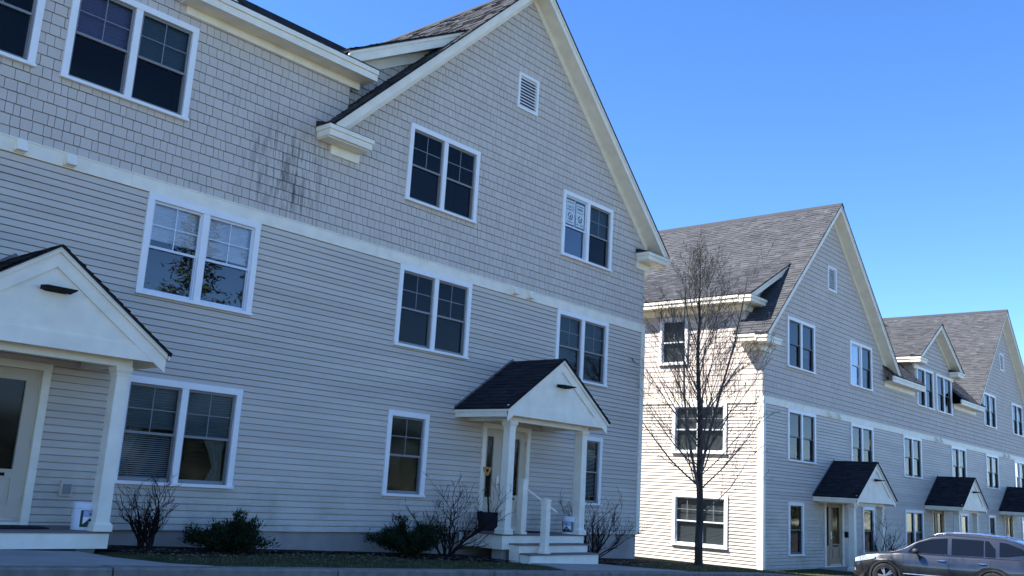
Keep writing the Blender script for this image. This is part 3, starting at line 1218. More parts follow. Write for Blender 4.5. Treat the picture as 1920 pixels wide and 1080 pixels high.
# =================================================================== near building
B1 = bpy.data.objects.new('apartment_building', None)
COL.objects.link(B1)
O1 = (16.36, 0.0, 0.0)
B1.location = O1
tag(B1, 'near grey three-storey apartment house with mould-streaked shingles and white windows', 'building', 'apartment houses along the street')
APEX1 = 13.20
wins = []       # (cx, zb, W, H, n, options)
D0 = -11.0
near_windows = [
    (-2.575, Z2, W2, H2, 2, {}), (2.595, Z2, W2, H2, 2, {'extras': [('shade', 0, .30, 1, 'shade_g'), ('shade', 1, .45, 1, 'shade_g')], 'grids': True}),
    (-2.6, Z3, W2, 1.68, 2, {}), (2.61, Z3, W2, 1.68, 2, {'sash': ('wsash', 'sash'), 'glass': ('glassr', 'glass'), 'extras': [('shade', 1, .5, 1, 'shade_g')]}),
    (D0 + 1.285, Z3, W2, 1.68, 2, {'extras': [('shade', 0, .5, 1, 'shade_v'), ('shade', 1, .52, 1, 'shade_g')]}),
    (D0 - 1.235, Z3, W2, 1.68, 2, {}),
    (D0 + 2.94, Z2, W2, H2, 2, {'sash': 'wsash', 'glass': 'glassr', 'extras': [('shade', 0, .60, 1, 'blind'), ('shade', 1, .56, 1, 'blind')]}),
    (D0 + 2.96, Z1, W2, H2, 2, {'extras': [('blind', 0, 0, .48, 'blind'), ('drapeL', 0, 0, .56, 'curtain'), ('drapeR', 1, 0, .5, 'curtain'), ('shade', 0, .56, 1, 'shade_g'), ('shade', 1, .52, 1, 'shade_g')]}),
    (-3.065, Z1, W1, H2, 1, {}), (3.03, Z1, W1, H2, 1, {'extras': [('blind', 0, .1, .85, 'blind')]}),
    (D0 - 2.94, Z2, W2, H2, 2, {}),
]
ops = [window_opening(w[0], w[2], w[1], w[3]) for w in near_windows]
ops.append((-0.375 + 0.03, 0.375 - 0.03, 9.85 + 0.03, 10.76 - 0.03))
for c in (0.0, D0 + 0.02):
    ops.append((c - 0.80, c + 0.72, -0.05, 2.30))
X0 = -27.3
rows = outline_rows([(X0, HALF, 7.25), (D0 - 2.45, -HALF, 8.70)],
                    [(0, APEX1 - 0.36, PITCH, HALF), (D0, 10.5 - 0.3, 0.617, 2.45)], BELT1, 13)
wall(B1, None, [(X0, HALF)], rows, ops, True, seed=11, world_off=O1)
belt(B1, X0, HALF + 0.045)
corner_board(B1, HALF, 0, 0.0, BELT0 - 0.001, 1)
mb = MB()
mb.box(X0, HALF - 0.01, 0.031, 0.3, -1.4, 0.0)
mb.build('foundation', M['conc'], B1)
# other walls of the block, seen only as its shadow
mb = MB()
mb.face([(HALF, 0.03, -1.2), (HALF, DEPTH, -1.2), (HALF, DEPTH, 7.4), (HALF, 0.03, 7.4)])
mb.face([(X0, 0.03, -1.2), (X0, 0.03, 7.4), (X0, DEPTH, 7.4), (X0, DEPTH, -1.2)])
mb.face([(X0, DEPTH - 0.05, -1.2), (X0, DEPTH - 0.05, 7.4), (HALF, DEPTH - 0.05, 7.4), (HALF, DEPTH - 0.05, -1.2)])
for c in (0, -22):
    mb.face([(c - HALF, DEPTH - 0.05, 7.4), (c, DEPTH - 0.05, 12.7), (c + HALF, DEPTH - 0.05, 7.4)])
mb.build('rear_wall', M['clap'], B1)
for w in near_windows:
    window(B1, *w[:5], **w[5])
louvre(B1, -0.375, 0.375, 9.85, 10.76)
for c in (-0.13, 0.42, D0 - 0.18, D0 + 0.55):
    hood(B1, c, 5.42)
# roofs
gable(B1, 0, APEX1, True, False, 20, sides=(False, True), split=(0.30, -2.6))
EZ1 = APEX1 - ROOF_END * PITCH
cornice_return(B1, -6.0, -4.95, EZ1 - 0.06, -1)
cornice_return(B1, 4.87, 5.9, EZ1 - 0.06, 1)
gable(B1, -22, APEX1, False, False, 24)
slope_y(B1, -9.05, -4.98, 8.92, 5.6, 0.44, tabs=False, frieze=(0.40, 0))
slope_y(B1, -17.1, -13.5, 7.47, 5.4, 0.9, tabs=False, frieze=(0.44, 0))
dormer(B1, D0, 10.76, 0.60, 2.95, 5.0, 30, 7.47, (), -0.30)
# low-pitched roof of the side wall dormer, seen end-on above the eave
SX0, SZ0 = -5.55, 9.19
SX1 = -2.2
slope_x(B1, SX0, SZ0, SX1, SZ0 + 0.55 * (SX1 - SX0), -0.20, 9.0, seed=33, tabs=True, ov=0.38, fas=0.30, frieze=0.22, eave=False)
mb = MB()
rr = random.Random(4)
z = 7.5
while z < 11.0:
    xl = -5.32 if z < 9.1 else -6.3 + (z - 8.83 + 0.1) / 0.55
    xl = max(-5.32, (z + 0.45 - SZ0) / 0.55 + SX0)
    xr = -ROOF_END + (z - EZ1) / PITCH + 0.5
    x = xl
    while x < xr:
        x1 = x + rr.choice((0.1, 0.14, 0.18, 0.2))
        shingle_piece(mb, x, x1, z, SH, rr)
        x = x1
    z += SH
tag(mb.build('shingles', M['shing'], B1, (0, 0.20, 0)), kind='stuff')
# main roof behind (closes the block for light)
mb = MB()
mb.face([(-22, 5.2, 12.3), (0, 5.2, 12.3), (0, DEPTH, 7.6), (-22, DEPTH, 7.6)])
mb.face([(-22, 5.2, 12.3), (-22, -0.1, 7.5), (-13.4, -0.1, 7.5), (-13.4, 5.2, 12.3)])
mb.face([(-13.4, 5.2, 12.3), (-13.4, 4.8, 11.2), (0, 4.8, 11.2), (0, 5.2, 12.3)])
mb.build('roof', M['roofdk'], B1)
# entries
for c in (0.0, D0 + 0.02):
    entry_door(B1, c)
p2 = porch(B1, 0.0, deck_low=-0.24, seed=41)
p1 = porch(B1, D0 + 0.02, deck_low=-0.17, seed=43)
# steps, newels and rail of the right entry
for (ya, yb, zt, zl) in ((-1.52, -1.23, -0.115, -0.52), (-1.82, -1.53, -0.285, -0.56)):
    mb = MB()
    mb.box(-1.14, 1.17, ya + 0.03, yb, zl, zt - 0.03)
    mb.build('step_riser', M['trim'], p2)
    mb = MB()
    mb.box(-1.16, 1.19, ya, yb + 0.028 if yb > -1.4 else yb, zt - 0.028, zt)
    mb.build('step_tread', M['deck'], p2)


def newel(x, y, z0, z1):
    mb = MB()
    r = 0.068
    mb.box(x - 0.095, x + 0.095, y - 0.095, y + 0.095, z0, z0 + 0.05)
    mb.box(x - r, x + r, y - r, y + r, z0 + 0.05, z1 - 0.03)
    mb.box(x - r - 0.015, x + r + 0.015, y - r - 0.015, y + r + 0.015, z1 - 0.03, z1 - 0.005)
    mb.hexa([(x - r, y - r, z1 - 0.005), (x + r, y - r, z1 - 0.005), (x + r, y + r, z1 - 0.005), (x - r, y + r, z1 - 0.005),
             (x - .02, y - .02, z1 + 0.02), (x + .02, y - .02, z1 + 0.02), (x + .02, y + .02, z1 + 0.02), (x - .02, y + .02, z1 + 0.02)])
    mb.build('newel_post', M['trim'], p2)


newel(-0.66, -1.10, 0.06, 1.17)
newel(-0.55, -1.66, -0.285, 0.79)
mb = MB()
mb.tube([(-0.56, -1.12, 0.98), (-0.46, -1.66, 0.66), (-0.43, -1.86, 0.54)], 0.02, 8, cap=True)
mb.build('handrail', M['trim'], p2)
for c, zt in ((0.0, -0.24), (D0 + 0.02, -0.17)):
    for s in (-1, 1):
        mb = MB()
        x = c + s * 1.12
        mb.box(x - 0.13, x + 0.13, -1.12, -0.86, -0.75, zt - 0.002)
        mb.build('pier', M['conc'], p2 if c == 0.0 else p1)
# outlet box by the left door
mb = MB()
mb.box(-0.09, 0.09, -0.06, 0.0, -0.10, 0.12)
ob = mb.build('outlet_box', M['shing'], B1, (D0 + 0.02 + 1.22, -0.02, 0.58))
mb = MB()
mb.box(-0.055, 0.055, -0.085, -0.06, -0.07, 0.07)
mb.build('cover', M['sash'], ob)

# =================================================================== far building
B2 = bpy.data.objects.new('apartment_building', None)
COL.objects.link(B2)
O2 = (32.9, -0.6, -1.27)
B2.location = O2
tag(B2, 'far grey apartment house with sunlit cream end wall, behind the bare tree', 'building', 'apartment houses along the street')
APEX2 = 13.10
XE = 22 + HALF
far_windows = []
for c in (0, 22):
    for s in (-1, 1):
        far_windows.append((c + s * 2.585, Z2, W2, H2, 2, {}))
        far_windows.append((c + s * 2.6, Z3, W2, 1.68, 2, {}))
        far_windows.append((c + s * 3.05, Z1, W1, H2, 1, {}))
for s in (-1, 1):
    far_windows.append((11 + s * 3.06, Z2, W2, H2, 2, {}))
    far_windows.append((11 + s * 3.06, Z1, W2, H2, 2, {}))
    far_windows.append((11 + s * 1.26, Z3, W2, 1.68, 2, {}))
ops = [window_opening(w[0], w[2], w[1], w[3]) for w in far_windows]
for c in (0, 22):
    ops.append((c - 0.345, c + 0.345, 9.88, 10.73))
for c in (0.0, 11.0, 22.0):
    ops.append((c - 0.80, c + 0.72, 0.1, 2.46))
rows = outline_rows([(-HALF, XE, 7.25), (11 - 2.45, 11 + 2.45, 8.6)],
                    [(0, APEX2 - 0.36, PITCH, HALF), (22, APEX2 - 0.36, PITCH, HALF), (11, 10.5 - 0.3, 0.617, 2.45)], BELT1, 13)
wall(B2, None, [(-HALF, XE)], rows, ops, False, seed=12)
belt(B2, -HALF - 0.045, XE)
corner_board(B2, -HALF, 0, 0.0, BELT0 - 0.001, -1)
for i, w in enumerate(far_windows):
    kw = dict(w[5])
    kw['glass'] = 'glassb'
    kw['sash'] = 'dsash'
    kw['grids'] = False
    if i in (4, 9, 16):
        kw['sash'] = ('wsash', 'dsash')
        kw['glass'] = ('glassr', 'glassb')
    if i % 3 == 1:
        kw['extras'] = [('shade', 0, 0.5, 1, 'shade_g')] + ([('shade', 1, 0.3, 1, 'shade_g')] if w[4] == 2 else [])
    elif i % 4 == 2:
        kw['extras'] = [('drapeL', 0, 0, 1, 'curtain')]
    window(B2, *w[:5], **kw)
for c in (0, 22):
    louvre(B2, c - 0.375, c + 0.375, 9.85, 10.76)
for c in (-0.4, 0.38, 10.9, 11.5, 21.6, 22.38):
    hood(B2, c, 5.42)
# end wall facing the sun
LEND = (-HALF, 0, 0)
endw = [(-2.2, 3.70, 1.98, 1.60, 2), (-2.13, 0.80, 1.98, 1.62, 2), (-3.23, 6.60, 1.10, 1.60, 1)]
ops = [window_opening(w[0], w[2], w[1], w[3]) for w in endw]
rows = outline_rows([(-DEPTH, 0.0, 7.15), (-DEPTH, -0.62, 8.35)], [], BELT1, 13)
cw, sw = wall(B2, None, [(-DEPTH, 0.0)], rows, ops, False, loc=LEND, rz=R_(-90), seed=13, lip=-0.028, slot=0.0)
belt(B2, -DEPTH, 0.0, LEND, R_(-90))
for w in endw:
    window(B2, *w, glass='glassb', sash='wsash', extras=[('shade', k, 0.02, 1, 'shade_l') for k in range(w[4])], loc=(-HALF, -w[0], w[1]), rz=R_(-90))  # shades added behind these panes to give their reflected grey
mb = MB()
mb.box(-0.15, -0.02, -0.052, 0.02, 0.0, BELT0 - 0.002)
mb.build('corner_board', M['trim'], B2, LEND, R_(-90))
# roofs
EZ2 = APEX2 - ROOF_END * PITCH
gable(B2, 0, APEX2, True, False, 50, sides=(False, True), split=(0.75, -2.9))
gable(B2, 22, APEX2, True, False, 54)
cornice_return(B2, -5.9, -4.9, EZ2 - 0.06, -1)
for a, b in ((4.87, 8.52), (13.48, 17.13)):
    slope_y(B2, a, b, EZ2 + 0.02, 5.6, 0.93, tabs=True, frieze=(0.44, 0), seed=60 + int(a))
dormer(B2, 11, 10.5, 0.617, 2.95, 5.0, 66, 7.47)
# cheeks of the dormer
mb = MB()
rr = random.Random(8)
z = 7.3
while z < 8.6:
    x = -3.4
    while x < 0:
        x1 = min(0, x + rr.choice((0.1, 0.14, 0.18, 0.2)))
        shingle_piece(mb, x, x1, z, SH, rr)
        x = x1
    z += SH
tag(mb.build('shingles', M['shing'], B2, (11 - 2.45, 0, 0), R_(-90)), kind='stuff')
# low eave at the front corner of the end wall, then the shed dormer with its higher eave
mb = MB()
x0 = -ROOF_END
mb.box(x0, x0 + 0.035, -0.367, 0.75, EZ2 - 0.25, EZ2 - 0.04)
mb.box(x0 - 0.03, x0 - 0.002, -0.367, 0.75, EZ2 - 0.13, EZ2 - 0.045)
mb.box(x0 + 0.037, -HALF - 0.05, -0.03, 0.75, EZ2 - 0.25, EZ2 - 0.23)
mb.build('eave_fascia', M['trim'], B2)
mb = MB()
mb.box(-HALF - 0.05, -HALF - 0.0, -0.0, 0.72, EZ2 - 0.47, EZ2 - 0.252)
mb.build('frieze_board', M['trim'], B2)
TX0, TZ0 = -5.80, 8.73
TX1 = -2.62
slope_x(B2, TX0, TZ0, TX1, TZ0 + 0.545 * (TX1 - TX0), 0.20, DEPTH, seed=70, tabs=True, ov=0.40, fas=0.26, frieze=0, eave=True, edge_y0=0.62)
mb = MB()
mb.box(-HALF - 0.05, -HALF + 0.0, 0.62, DEPTH, TZ0 - 0.46, TZ0 - 0.25)
mb.build('frieze_board', M['trim'], B2)
cornice_return(B2, -5.82, -4.75, TZ0 - 0.03, -1, 0.60)
mb = MB()
rr = random.Random(9)
z = 6.4
while z < 10.6:
    xl = max(-HALF, (z + 0.35 - TZ0) / 0.545 + TX0)
    xr = -ROOF_END + (z - EZ2) / PITCH + 0.5
    x = xl
    while x < xr:
        x1 = x + rr.choice((0.1, 0.14, 0.18, 0.2))
        shingle_piece(mb, x, x1, z, SH, rr)
        x = x1
    z += SH
tag(mb.build('shingles', M['shing'], B2, (0, 0.62, 0)), kind='stuff')
mb = MB()
mb.face([(-HALF, DEPTH - 0.05, -0.2), (-HALF, DEPTH - 0.05, 8.5), (XE, DEPTH - 0.05, 7.4), (XE, DEPTH - 0.05, -0.2)])
mb.face([(XE, 0.03, -0.2), (XE, DEPTH, -0.2), (XE, DEPTH, 7.4), (XE, 0.03, 7.4)])
for c in (0, 22):
    mb.face([(c - HALF, DEPTH - 0.05, 7.4), (c, DEPTH - 0.05, 12.7), (c + HALF, DEPTH - 0.05, 7.4)])
mb.build('rear_wall', M['clap'], B2)
mb = MB()
mb.face([(0, 5.2, 12.3), (22, 5.2, 12.3), (22, DEPTH, 7.6), (0, DEPTH, 7.6)])
mb.face([(8.6, 5.1, 12.3), (13.4, 5.1, 12.3), (13.4, 2.0, 9.5), (8.6, 2.0, 9.5)])
mb.build('roof', M['roofdk'], B2)
ZD2 = 0.29
for i, c in enumerate((0.0, 11.0, 22.0)):
    entry_door(B2, c, ZD2, 'wooddoor')
    pp = porch(B2, c, zd=ZD2, rise=0.05, raised=False, seed=80 + i)
    mb = MB()
    mb.box(c - 1.42, c + 1.42, -PD - 0.05, -0.03, -0.1, ZD2)
    mb.build('porch_slab', M['walk'], pp)
mb = MB()
mb.box(-0.07, 0.07, -0.10, 0, -0.10, 0.10)
mb.build('mailbox', M['black'], B2, (0.92, -0.02, 1.36))

# =================================================================== small things at the entries
def bucket(name, loc, label, turn):
    t = bpy.data.objects.new(name, None)
    COL.objects.link(t)
    t.location = loc
    t.rotation_euler = (0, 0, turn)
    mb = MB()
    prof = [(0.0, 0.0), (0.128, 0.0), (0.134, 0.008), (0.137, 0.10), (0.146, 0.285)]
    for z in (0.295, 0.318, 0.341):
        prof += [(0.147, z - 0.004), (0.155, z), (0.155, z + 0.008), (0.148, z + 0.012)]
    prof += [(0.150, 0.365), (0.157, 0.368), (0.157, 0.378), (0.146, 0.378), (0.142, 0.36), (0.128, 0.02), (0.0, 0.018)]
    mb.lathe(prof, 32, cap=False)
    mb.build('body', M['white'], t, smooth=True)

    def patch(nm, m, a0, a1, z0, z1, off, top=None):
        """curved piece of the printed label; angle from the front, degrees"""
        q = MB()
        n = 10
        for i in range(n):
            aa, ab = a0 + (a1 - a0) * i / n, a0 + (a1 - a0) * (i + 1) / n
            pts = []
            for ang, up in ((aa, 0), (ab, 0), (ab, 1), (aa, 1)):
                zt = z1 if top is None else z0 + (z1 - z0) * top((ang - a0) / (a1 - a0))
                z = zt if up else z0
                r = 0.137 + (0.146 - 0.137) * (z - 0.1) / 0.185 + off
                th = R_(-90 + ang)
                pts.append((r * math.cos(th), r * math.sin(th), z))
            q.face(pts)
        return q.build(nm, m, t)
    patch('label', M['green'], -58, 58, 0.045, 0.27, 0.0015)
    patch('label_print', M['lavender'], -44, 34, 0.185, 0.262, 0.003)
    patch('label_print', M['white'], -44, 34, 0.085, 0.183, 0.003)
    patch('label_print', M['green'], -44, 34, 0.085, 0.170, 0.0045, top=lambda k: max(0.02, 1 - abs(k - 0.5) * 2.1))
    patch('label_print', M['lavender'], -14, 6, 0.105, 0.122, 0.006)
    patch('label_print', M['lime'], 37, 50, 0.06, 0.262, 0.003)
    patch('label_print', M['lavender'], 62, 84, 0.06, 0.25, 0.0015)
    patch('label_print', M['lime'], -18, 14, 0.055, 0.068, 0.003)
    patch('label_print', M['green'], -12, -2, 0.205, 0.235, 0.0045)
    mb = MB()
    mb.tube([(0.156 * math.cos(a), 0.156 * math.sin(a) - 0.03 * math.sin(a) * 0, 0.33 - 0.16 * abs(math.sin(a * 1.0))) for a in [math.pi * i / 14 for i in range(15)]], 0.0025, 5)
    mb.build('bail', M['steel'], t)
    return tag(t, label, 'bucket', 'white plastic buckets on the porches')


bucket('bucket', (6.46, -0.98, 0.061), 'white bucket with a green label beside the left porch column', R_(22))
bucket('bucket', (17.42, -1.02, 0.061), 'white bucket on the porch with steps, next to its right column', R_(-62))

# snow shovel leaning by the right door
t = bpy.data.objects.new('snow_shovel', None)
COL.objects.link(t)
t.location = (15.60, -0.34, 0.061)
t.rotation_euler = (R_(-9), 0, R_(-14))
t.scale = (1.18, 1, 1)
mb = MB()
for i in range(10):
    a0, a1 = i / 10, (i + 1) / 10
    def sp(a, x):
        return (x * (1 - 0.06 * a), -0.10 + 0.13 * a - 0.05 * math.sin(a * math.pi), 0.40 * a)
    mb.hexa([sp(a0, -0.24), sp(a0, 0.24), tuple(c + d for c, d in zip(sp(a0, 0.24), (0, 0.012, 0))), tuple(c + d for c, d in zip(sp(a0, -0.24), (0, 0.012, 0))),
             sp(a1, -0.24), sp(a1, 0.24), tuple(c + d for c, d in zip(sp(a1, 0.24), (0, 0.012, 0))), tuple(c + d for c, d in zip(sp(a1, -0.24), (0, 0.012, 0)))])
for s in (-1, 1):
    mb.box(s * 0.232 - 0.006, s * 0.232 + 0.006, -0.13, 0.035, 0.02, 0.40)
mb.build('scoop', M['rubber'], t)
mb = MB()
mb.tube([(0, 0.03, 0.30), (0, 0.05, 0.8), (0, 0.055, 1.22)], 0.016, 8, cap=True)
mb.build('handle', M['black'], t)
mb = MB()
mb.tube([(0, 0.055, 1.18), (-0.03, 0.055, 1.24), (-0.075, 0.055, 1.33)], 0.02, 8, cap=True)
mb.tube([(0, 0.055, 1.18), (0.03, 0.055, 1.24), (0.075, 0.055, 1.33)], 0.02, 8, cap=True)
mb.tube([(-0.09, 0.055, 1.335), (0.09, 0.055, 1.335)], 0.026, 8, cap=True)
mb.build('grip', M['wood'], t)
tag(t, 'snow shovel with black scoop and orange grip leaning beside the porch door', 'shovel')


def doormat(cx, cy, w, d, label):
    mb = MB()
    n = 18
    ring = []
    for i in range(n):
        a = 2 * math.pi * i / n
        ca, sa = math.cos(a), math.sin(a)
        ring.append((cx + w / 2 * math.copysign(abs(ca) ** 0.45, ca), cy + d / 2 * math.copysign(abs(sa) ** 0.45, sa)))
    mb.face([(x, y, 0.074) for x, y in ring])
    for i in range(n):
        a, b = ring[i], ring[(i + 1) % n]
        mb.face([(a[0], a[1], 0.0605), (b[0], b[1], 0.0605), (b[0], b[1], 0.074), (a[0], a[1], 0.074)])
    return tag(mb.build('doormat', M['rubber']), label, 'doormat')


doormat(5.55, -0.62, 1.15, 0.62, 'black doormat before the door of the left porch')
doormat(16.55, -0.55, 0.9, 0.55, 'dark doormat behind the newel post of the stepped porch')

# two sheets of paper taped inside the white-framed gable window
def poster(x, z, w, h, label, word, lines, rings):
    t = bpy.data.objects.new('window_poster', None)
    COL.objects.link(t)
    t.location = (x, 0.0, z)
    mb = MB()
    mb.box(0, w, -0.0105, -0.0085, 0, h)
    mb.build('sheet', M['paper'], t)
    y = -0.0125
    mb = MB()
    for (z0, z1, a, b) in lines:
        k = a
        rr = random.Random(int(z0 * 1000))
        while k < b:
            l = rr.uniform(0.02, 0.05)
            mb.face([(k, y, z0), (min(b, k + l), y, z0), (min(b, k + l), y, z1), (k, y, z1)])
            k += l + 0.012
    if mb.f:
        mb.build('print', M['ink'], t)
    for cx, cz, r0, r1 in rings:
        mb = MB()
        for i in range(20):
            a, b = 2 * math.pi * i / 20, 2 * math.pi * (i + 0.95) / 20
            if i in (3, 4, 11):
                continue
            mb.face([(cx + r0 * math.cos(a), y, cz + r0 * math.sin(a)), (cx + r1 * math.cos(a), y, cz + r1 * math.sin(a)),
                     (cx + r1 * math.cos(b), y, cz + r1 * math.sin(b)), (cx + r0 * math.cos(b), y, cz + r0 * math.sin(b))])
        mb.face([(cx - r0 * 0.6, y, cz - r0 * 0.5), (cx + r0 * 0.5, y, cz - r0 * 0.6), (cx + r0 * 0.2, y, cz + r0 * 0.6)])
        mb.build('emblem', M['ink'], t)
    if word:
        cu = bpy.data.curves.new('lettering', 'FONT')
        cu.body = word
        cu.size = 0.105
        cu.align_x = 'CENTER'
        cu.materials.append(M['ink'])
        tmp = bpy.data.objects.new('lettering', cu)
        COL.objects.link(tmp)
        me = bpy.data.meshes.new_from_object(tmp.evaluated_get(bpy.context.evaluated_depsgraph_get()))
        bpy.data.objects.remove(tmp)
        o = bpy.data.objects.new('lettering', me)
        COL.objects.link(o)
        o.parent = t
        o.location = (w / 2, y - 0.0005, h * 0.66)
        o.rotation_euler = (R_(90), 0, 0)
    return tag(t, label, 'poster', 'papers taped in the gable window')


PX = 16.36 + 2.61 - 2.13 / 2 + CAS
PZ = Z3 + 0.05 + (1.68 - CAS - 0.05) * 0.495
poster(PX + 0.075, PZ + 0.06, 0.34, 0.62, 'left of two printed papers in the gable window, one word in capitals', 'HATE',
       [(0.55, 0.575, 0.04, 0.30), (0.36, 0.385, 0.04, 0.3), (0.05, 0.07, 0.05, 0.28)], [(0.17, 0.21, 0.07, 0.10)])
poster(PX + 0.475, PZ + 0.06, 0.34, 0.60, 'right of two printed papers in the gable window, beside the mullion', None,
       [(0.53, 0.555, 0.04, 0.30), (0.44, 0.49, 0.05, 0.28), (0.37, 0.39, 0.04, 0.3), (0.05, 0.08, 0.04, 0.1), (0.05, 0.08, 0.2, 0.3)], [(0.17, 0.21, 0.06, 0.09)])


# =================================================================== plants
def bare_shrub(x, y, h, spread, stems, seed, label, lean=(0, 0), fork=4):
    rnd = random.Random(seed)
    t = bpy.data.objects.new('bare_shrub', None)
    COL.objects.link(t)
    g = gz(x) + 0.02
    t.location = (x, y, g)
    st = MB()
    tw = MB()

    def grow(p, d, L, r, depth):
        pts = [p.copy()]
        rad = [r]
        q = p.copy()
        n = 4
        for i in range(n):
            d = (d + Vector((rnd.uniform(-1, 1), rnd.uniform(-1, 1), rnd.uniform(-0.45, 0.7))) * 0.33).normalized()
            q = q + d * (L / n)
            pts.append(q.copy())
            rad.append(r * (1 - 0.5 * (i + 1) / n))
        (st if depth == 0 else tw).tube(pts, rad, 5 if depth == 0 else 3)
        if depth < 3:
            for _ in range(fork if depth < 2 else 2):
                i = rnd.randint(1, n)
                dd = (d + Vector((rnd.uniform(-1, 1), rnd.uniform(-1, 1), rnd.uniform(-0.3, 0.8))) * 0.75).normalized()
                grow(pts[i], dd, L * rnd.uniform(0.4, 0.68), max(0.004, rad[i] * 0.68), depth + 1)
    for k in range(stems):
        a = 2 * math.pi * k / stems + rnd.uniform(-0.4, 0.4)
        d = Vector((math.cos(a) * spread + lean[0], math.sin(a) * spread * 0.6 + lean[1], 1)).normalized()
        p = Vector((math.cos(a) * 0.05, math.sin(a) * 0.05, -0.05))
        grow(p, d, h * rnd.uniform(0.55, 0.8), rnd.uniform(0.016, 0.027), 0)
    st.build('stems', M['twig'], t)
    tw.build('twigs', M['twig'], t)
    return tag(t, label, 'shrub', 'leafless shrubs along the walls')


bare_shrub(7.66, -0.60, 0.85, 0.32, 12, 5, 'dense leafless shrub beside the left porch column, under the wide window')
bare_shrub(13.85, -0.80, 1.3, 0.85, 9, 21, 'sprawling leafless shrub between the single window and the stepped porch', (0.1, 0), 5)
bare_shrub(18.75, -0.70, 1.2, 0.7, 11, 8, 'leafless shrub right of the porch steps, against the foundation', (0.45, 0), 5)
bare_shrub(36.1, -1.25, 1.15, 0.8, 8, 15, 'low leafless shrub past the far porch column, above the car bonnet')
bare_shrub(32.6, -2.3, 1.5, 0.45, 4, 17, 'thin leafless shrub in front of the wooden far door')


def juniper(x, y, rx, ry, h, n, seed, label):
    rnd = random.Random(seed)
    t = bpy.data.objects.new('juniper', None)
    COL.objects.link(t)
    t.location = (x, y, gz(x) + 0.02)
    wood = MB()
    fol = MB()
    for k in range(46):
        a = rnd.uniform(0, 2 * math.pi)
        rr = rnd.uniform(0.25, 1.0)
        zt = h * (1 - 0.55 * rr * rr) * rnd.choice((0.6, 0.8, 0.9, 1.0, 1.35))
        tip = Vector((math.cos(a) * rr * rx, math.sin(a) * rr * ry, zt))
        wood.tube([(0, 0, 0.0), tip * 0.5 + Vector((0, 0, 0.05)), tip], [0.012, 0.008, 0.003], 3)
        for j in range(n // 46):
            s = rnd.uniform(0.25, 1.06)
            c = Vector((tip.x * s, tip.y * s, tip.z * s ** 0.8)) + Vector((rnd.gauss(0, 0.05), rnd.gauss(0, 0.05), rnd.gauss(0, 0.035)))
            if c.z < 0.0:
                continue
            d = (tip.normalized() * 0.7 + Vector((rnd.uniform(-1, 1), rnd.uniform(-1, 1), rnd.uniform(-0.2, 1.0)))).normalized()
            w = d.cross(Vector((rnd.uniform(-1, 1), rnd.uniform(-1, 1), rnd.uniform(-1, 1))))
            if w.length < 0.05:
                continue
            w = w.normalized() * rnd.uniform(0.006, 0.013)
            l = d * rnd.uniform(0.05, 0.11)
            fol.face([c - w, c + w, c + l], rnd.random() * 0.999)
    wood.build('stems', M['twig'], t)
    fol.build('foliage', M['juniper'], t)
    return tag(t, label, 'shrub', 'dark junipers at the foundation')


juniper(9.05, -0.75, 0.80, 0.5, 0.46, 9000, 5, 'dark green juniper below the wide window near the left porch')
juniper(12.95, -0.70, 1.0, 0.55, 0.55, 11000, 6, 'larger dark green juniper under the single ground-floor window')


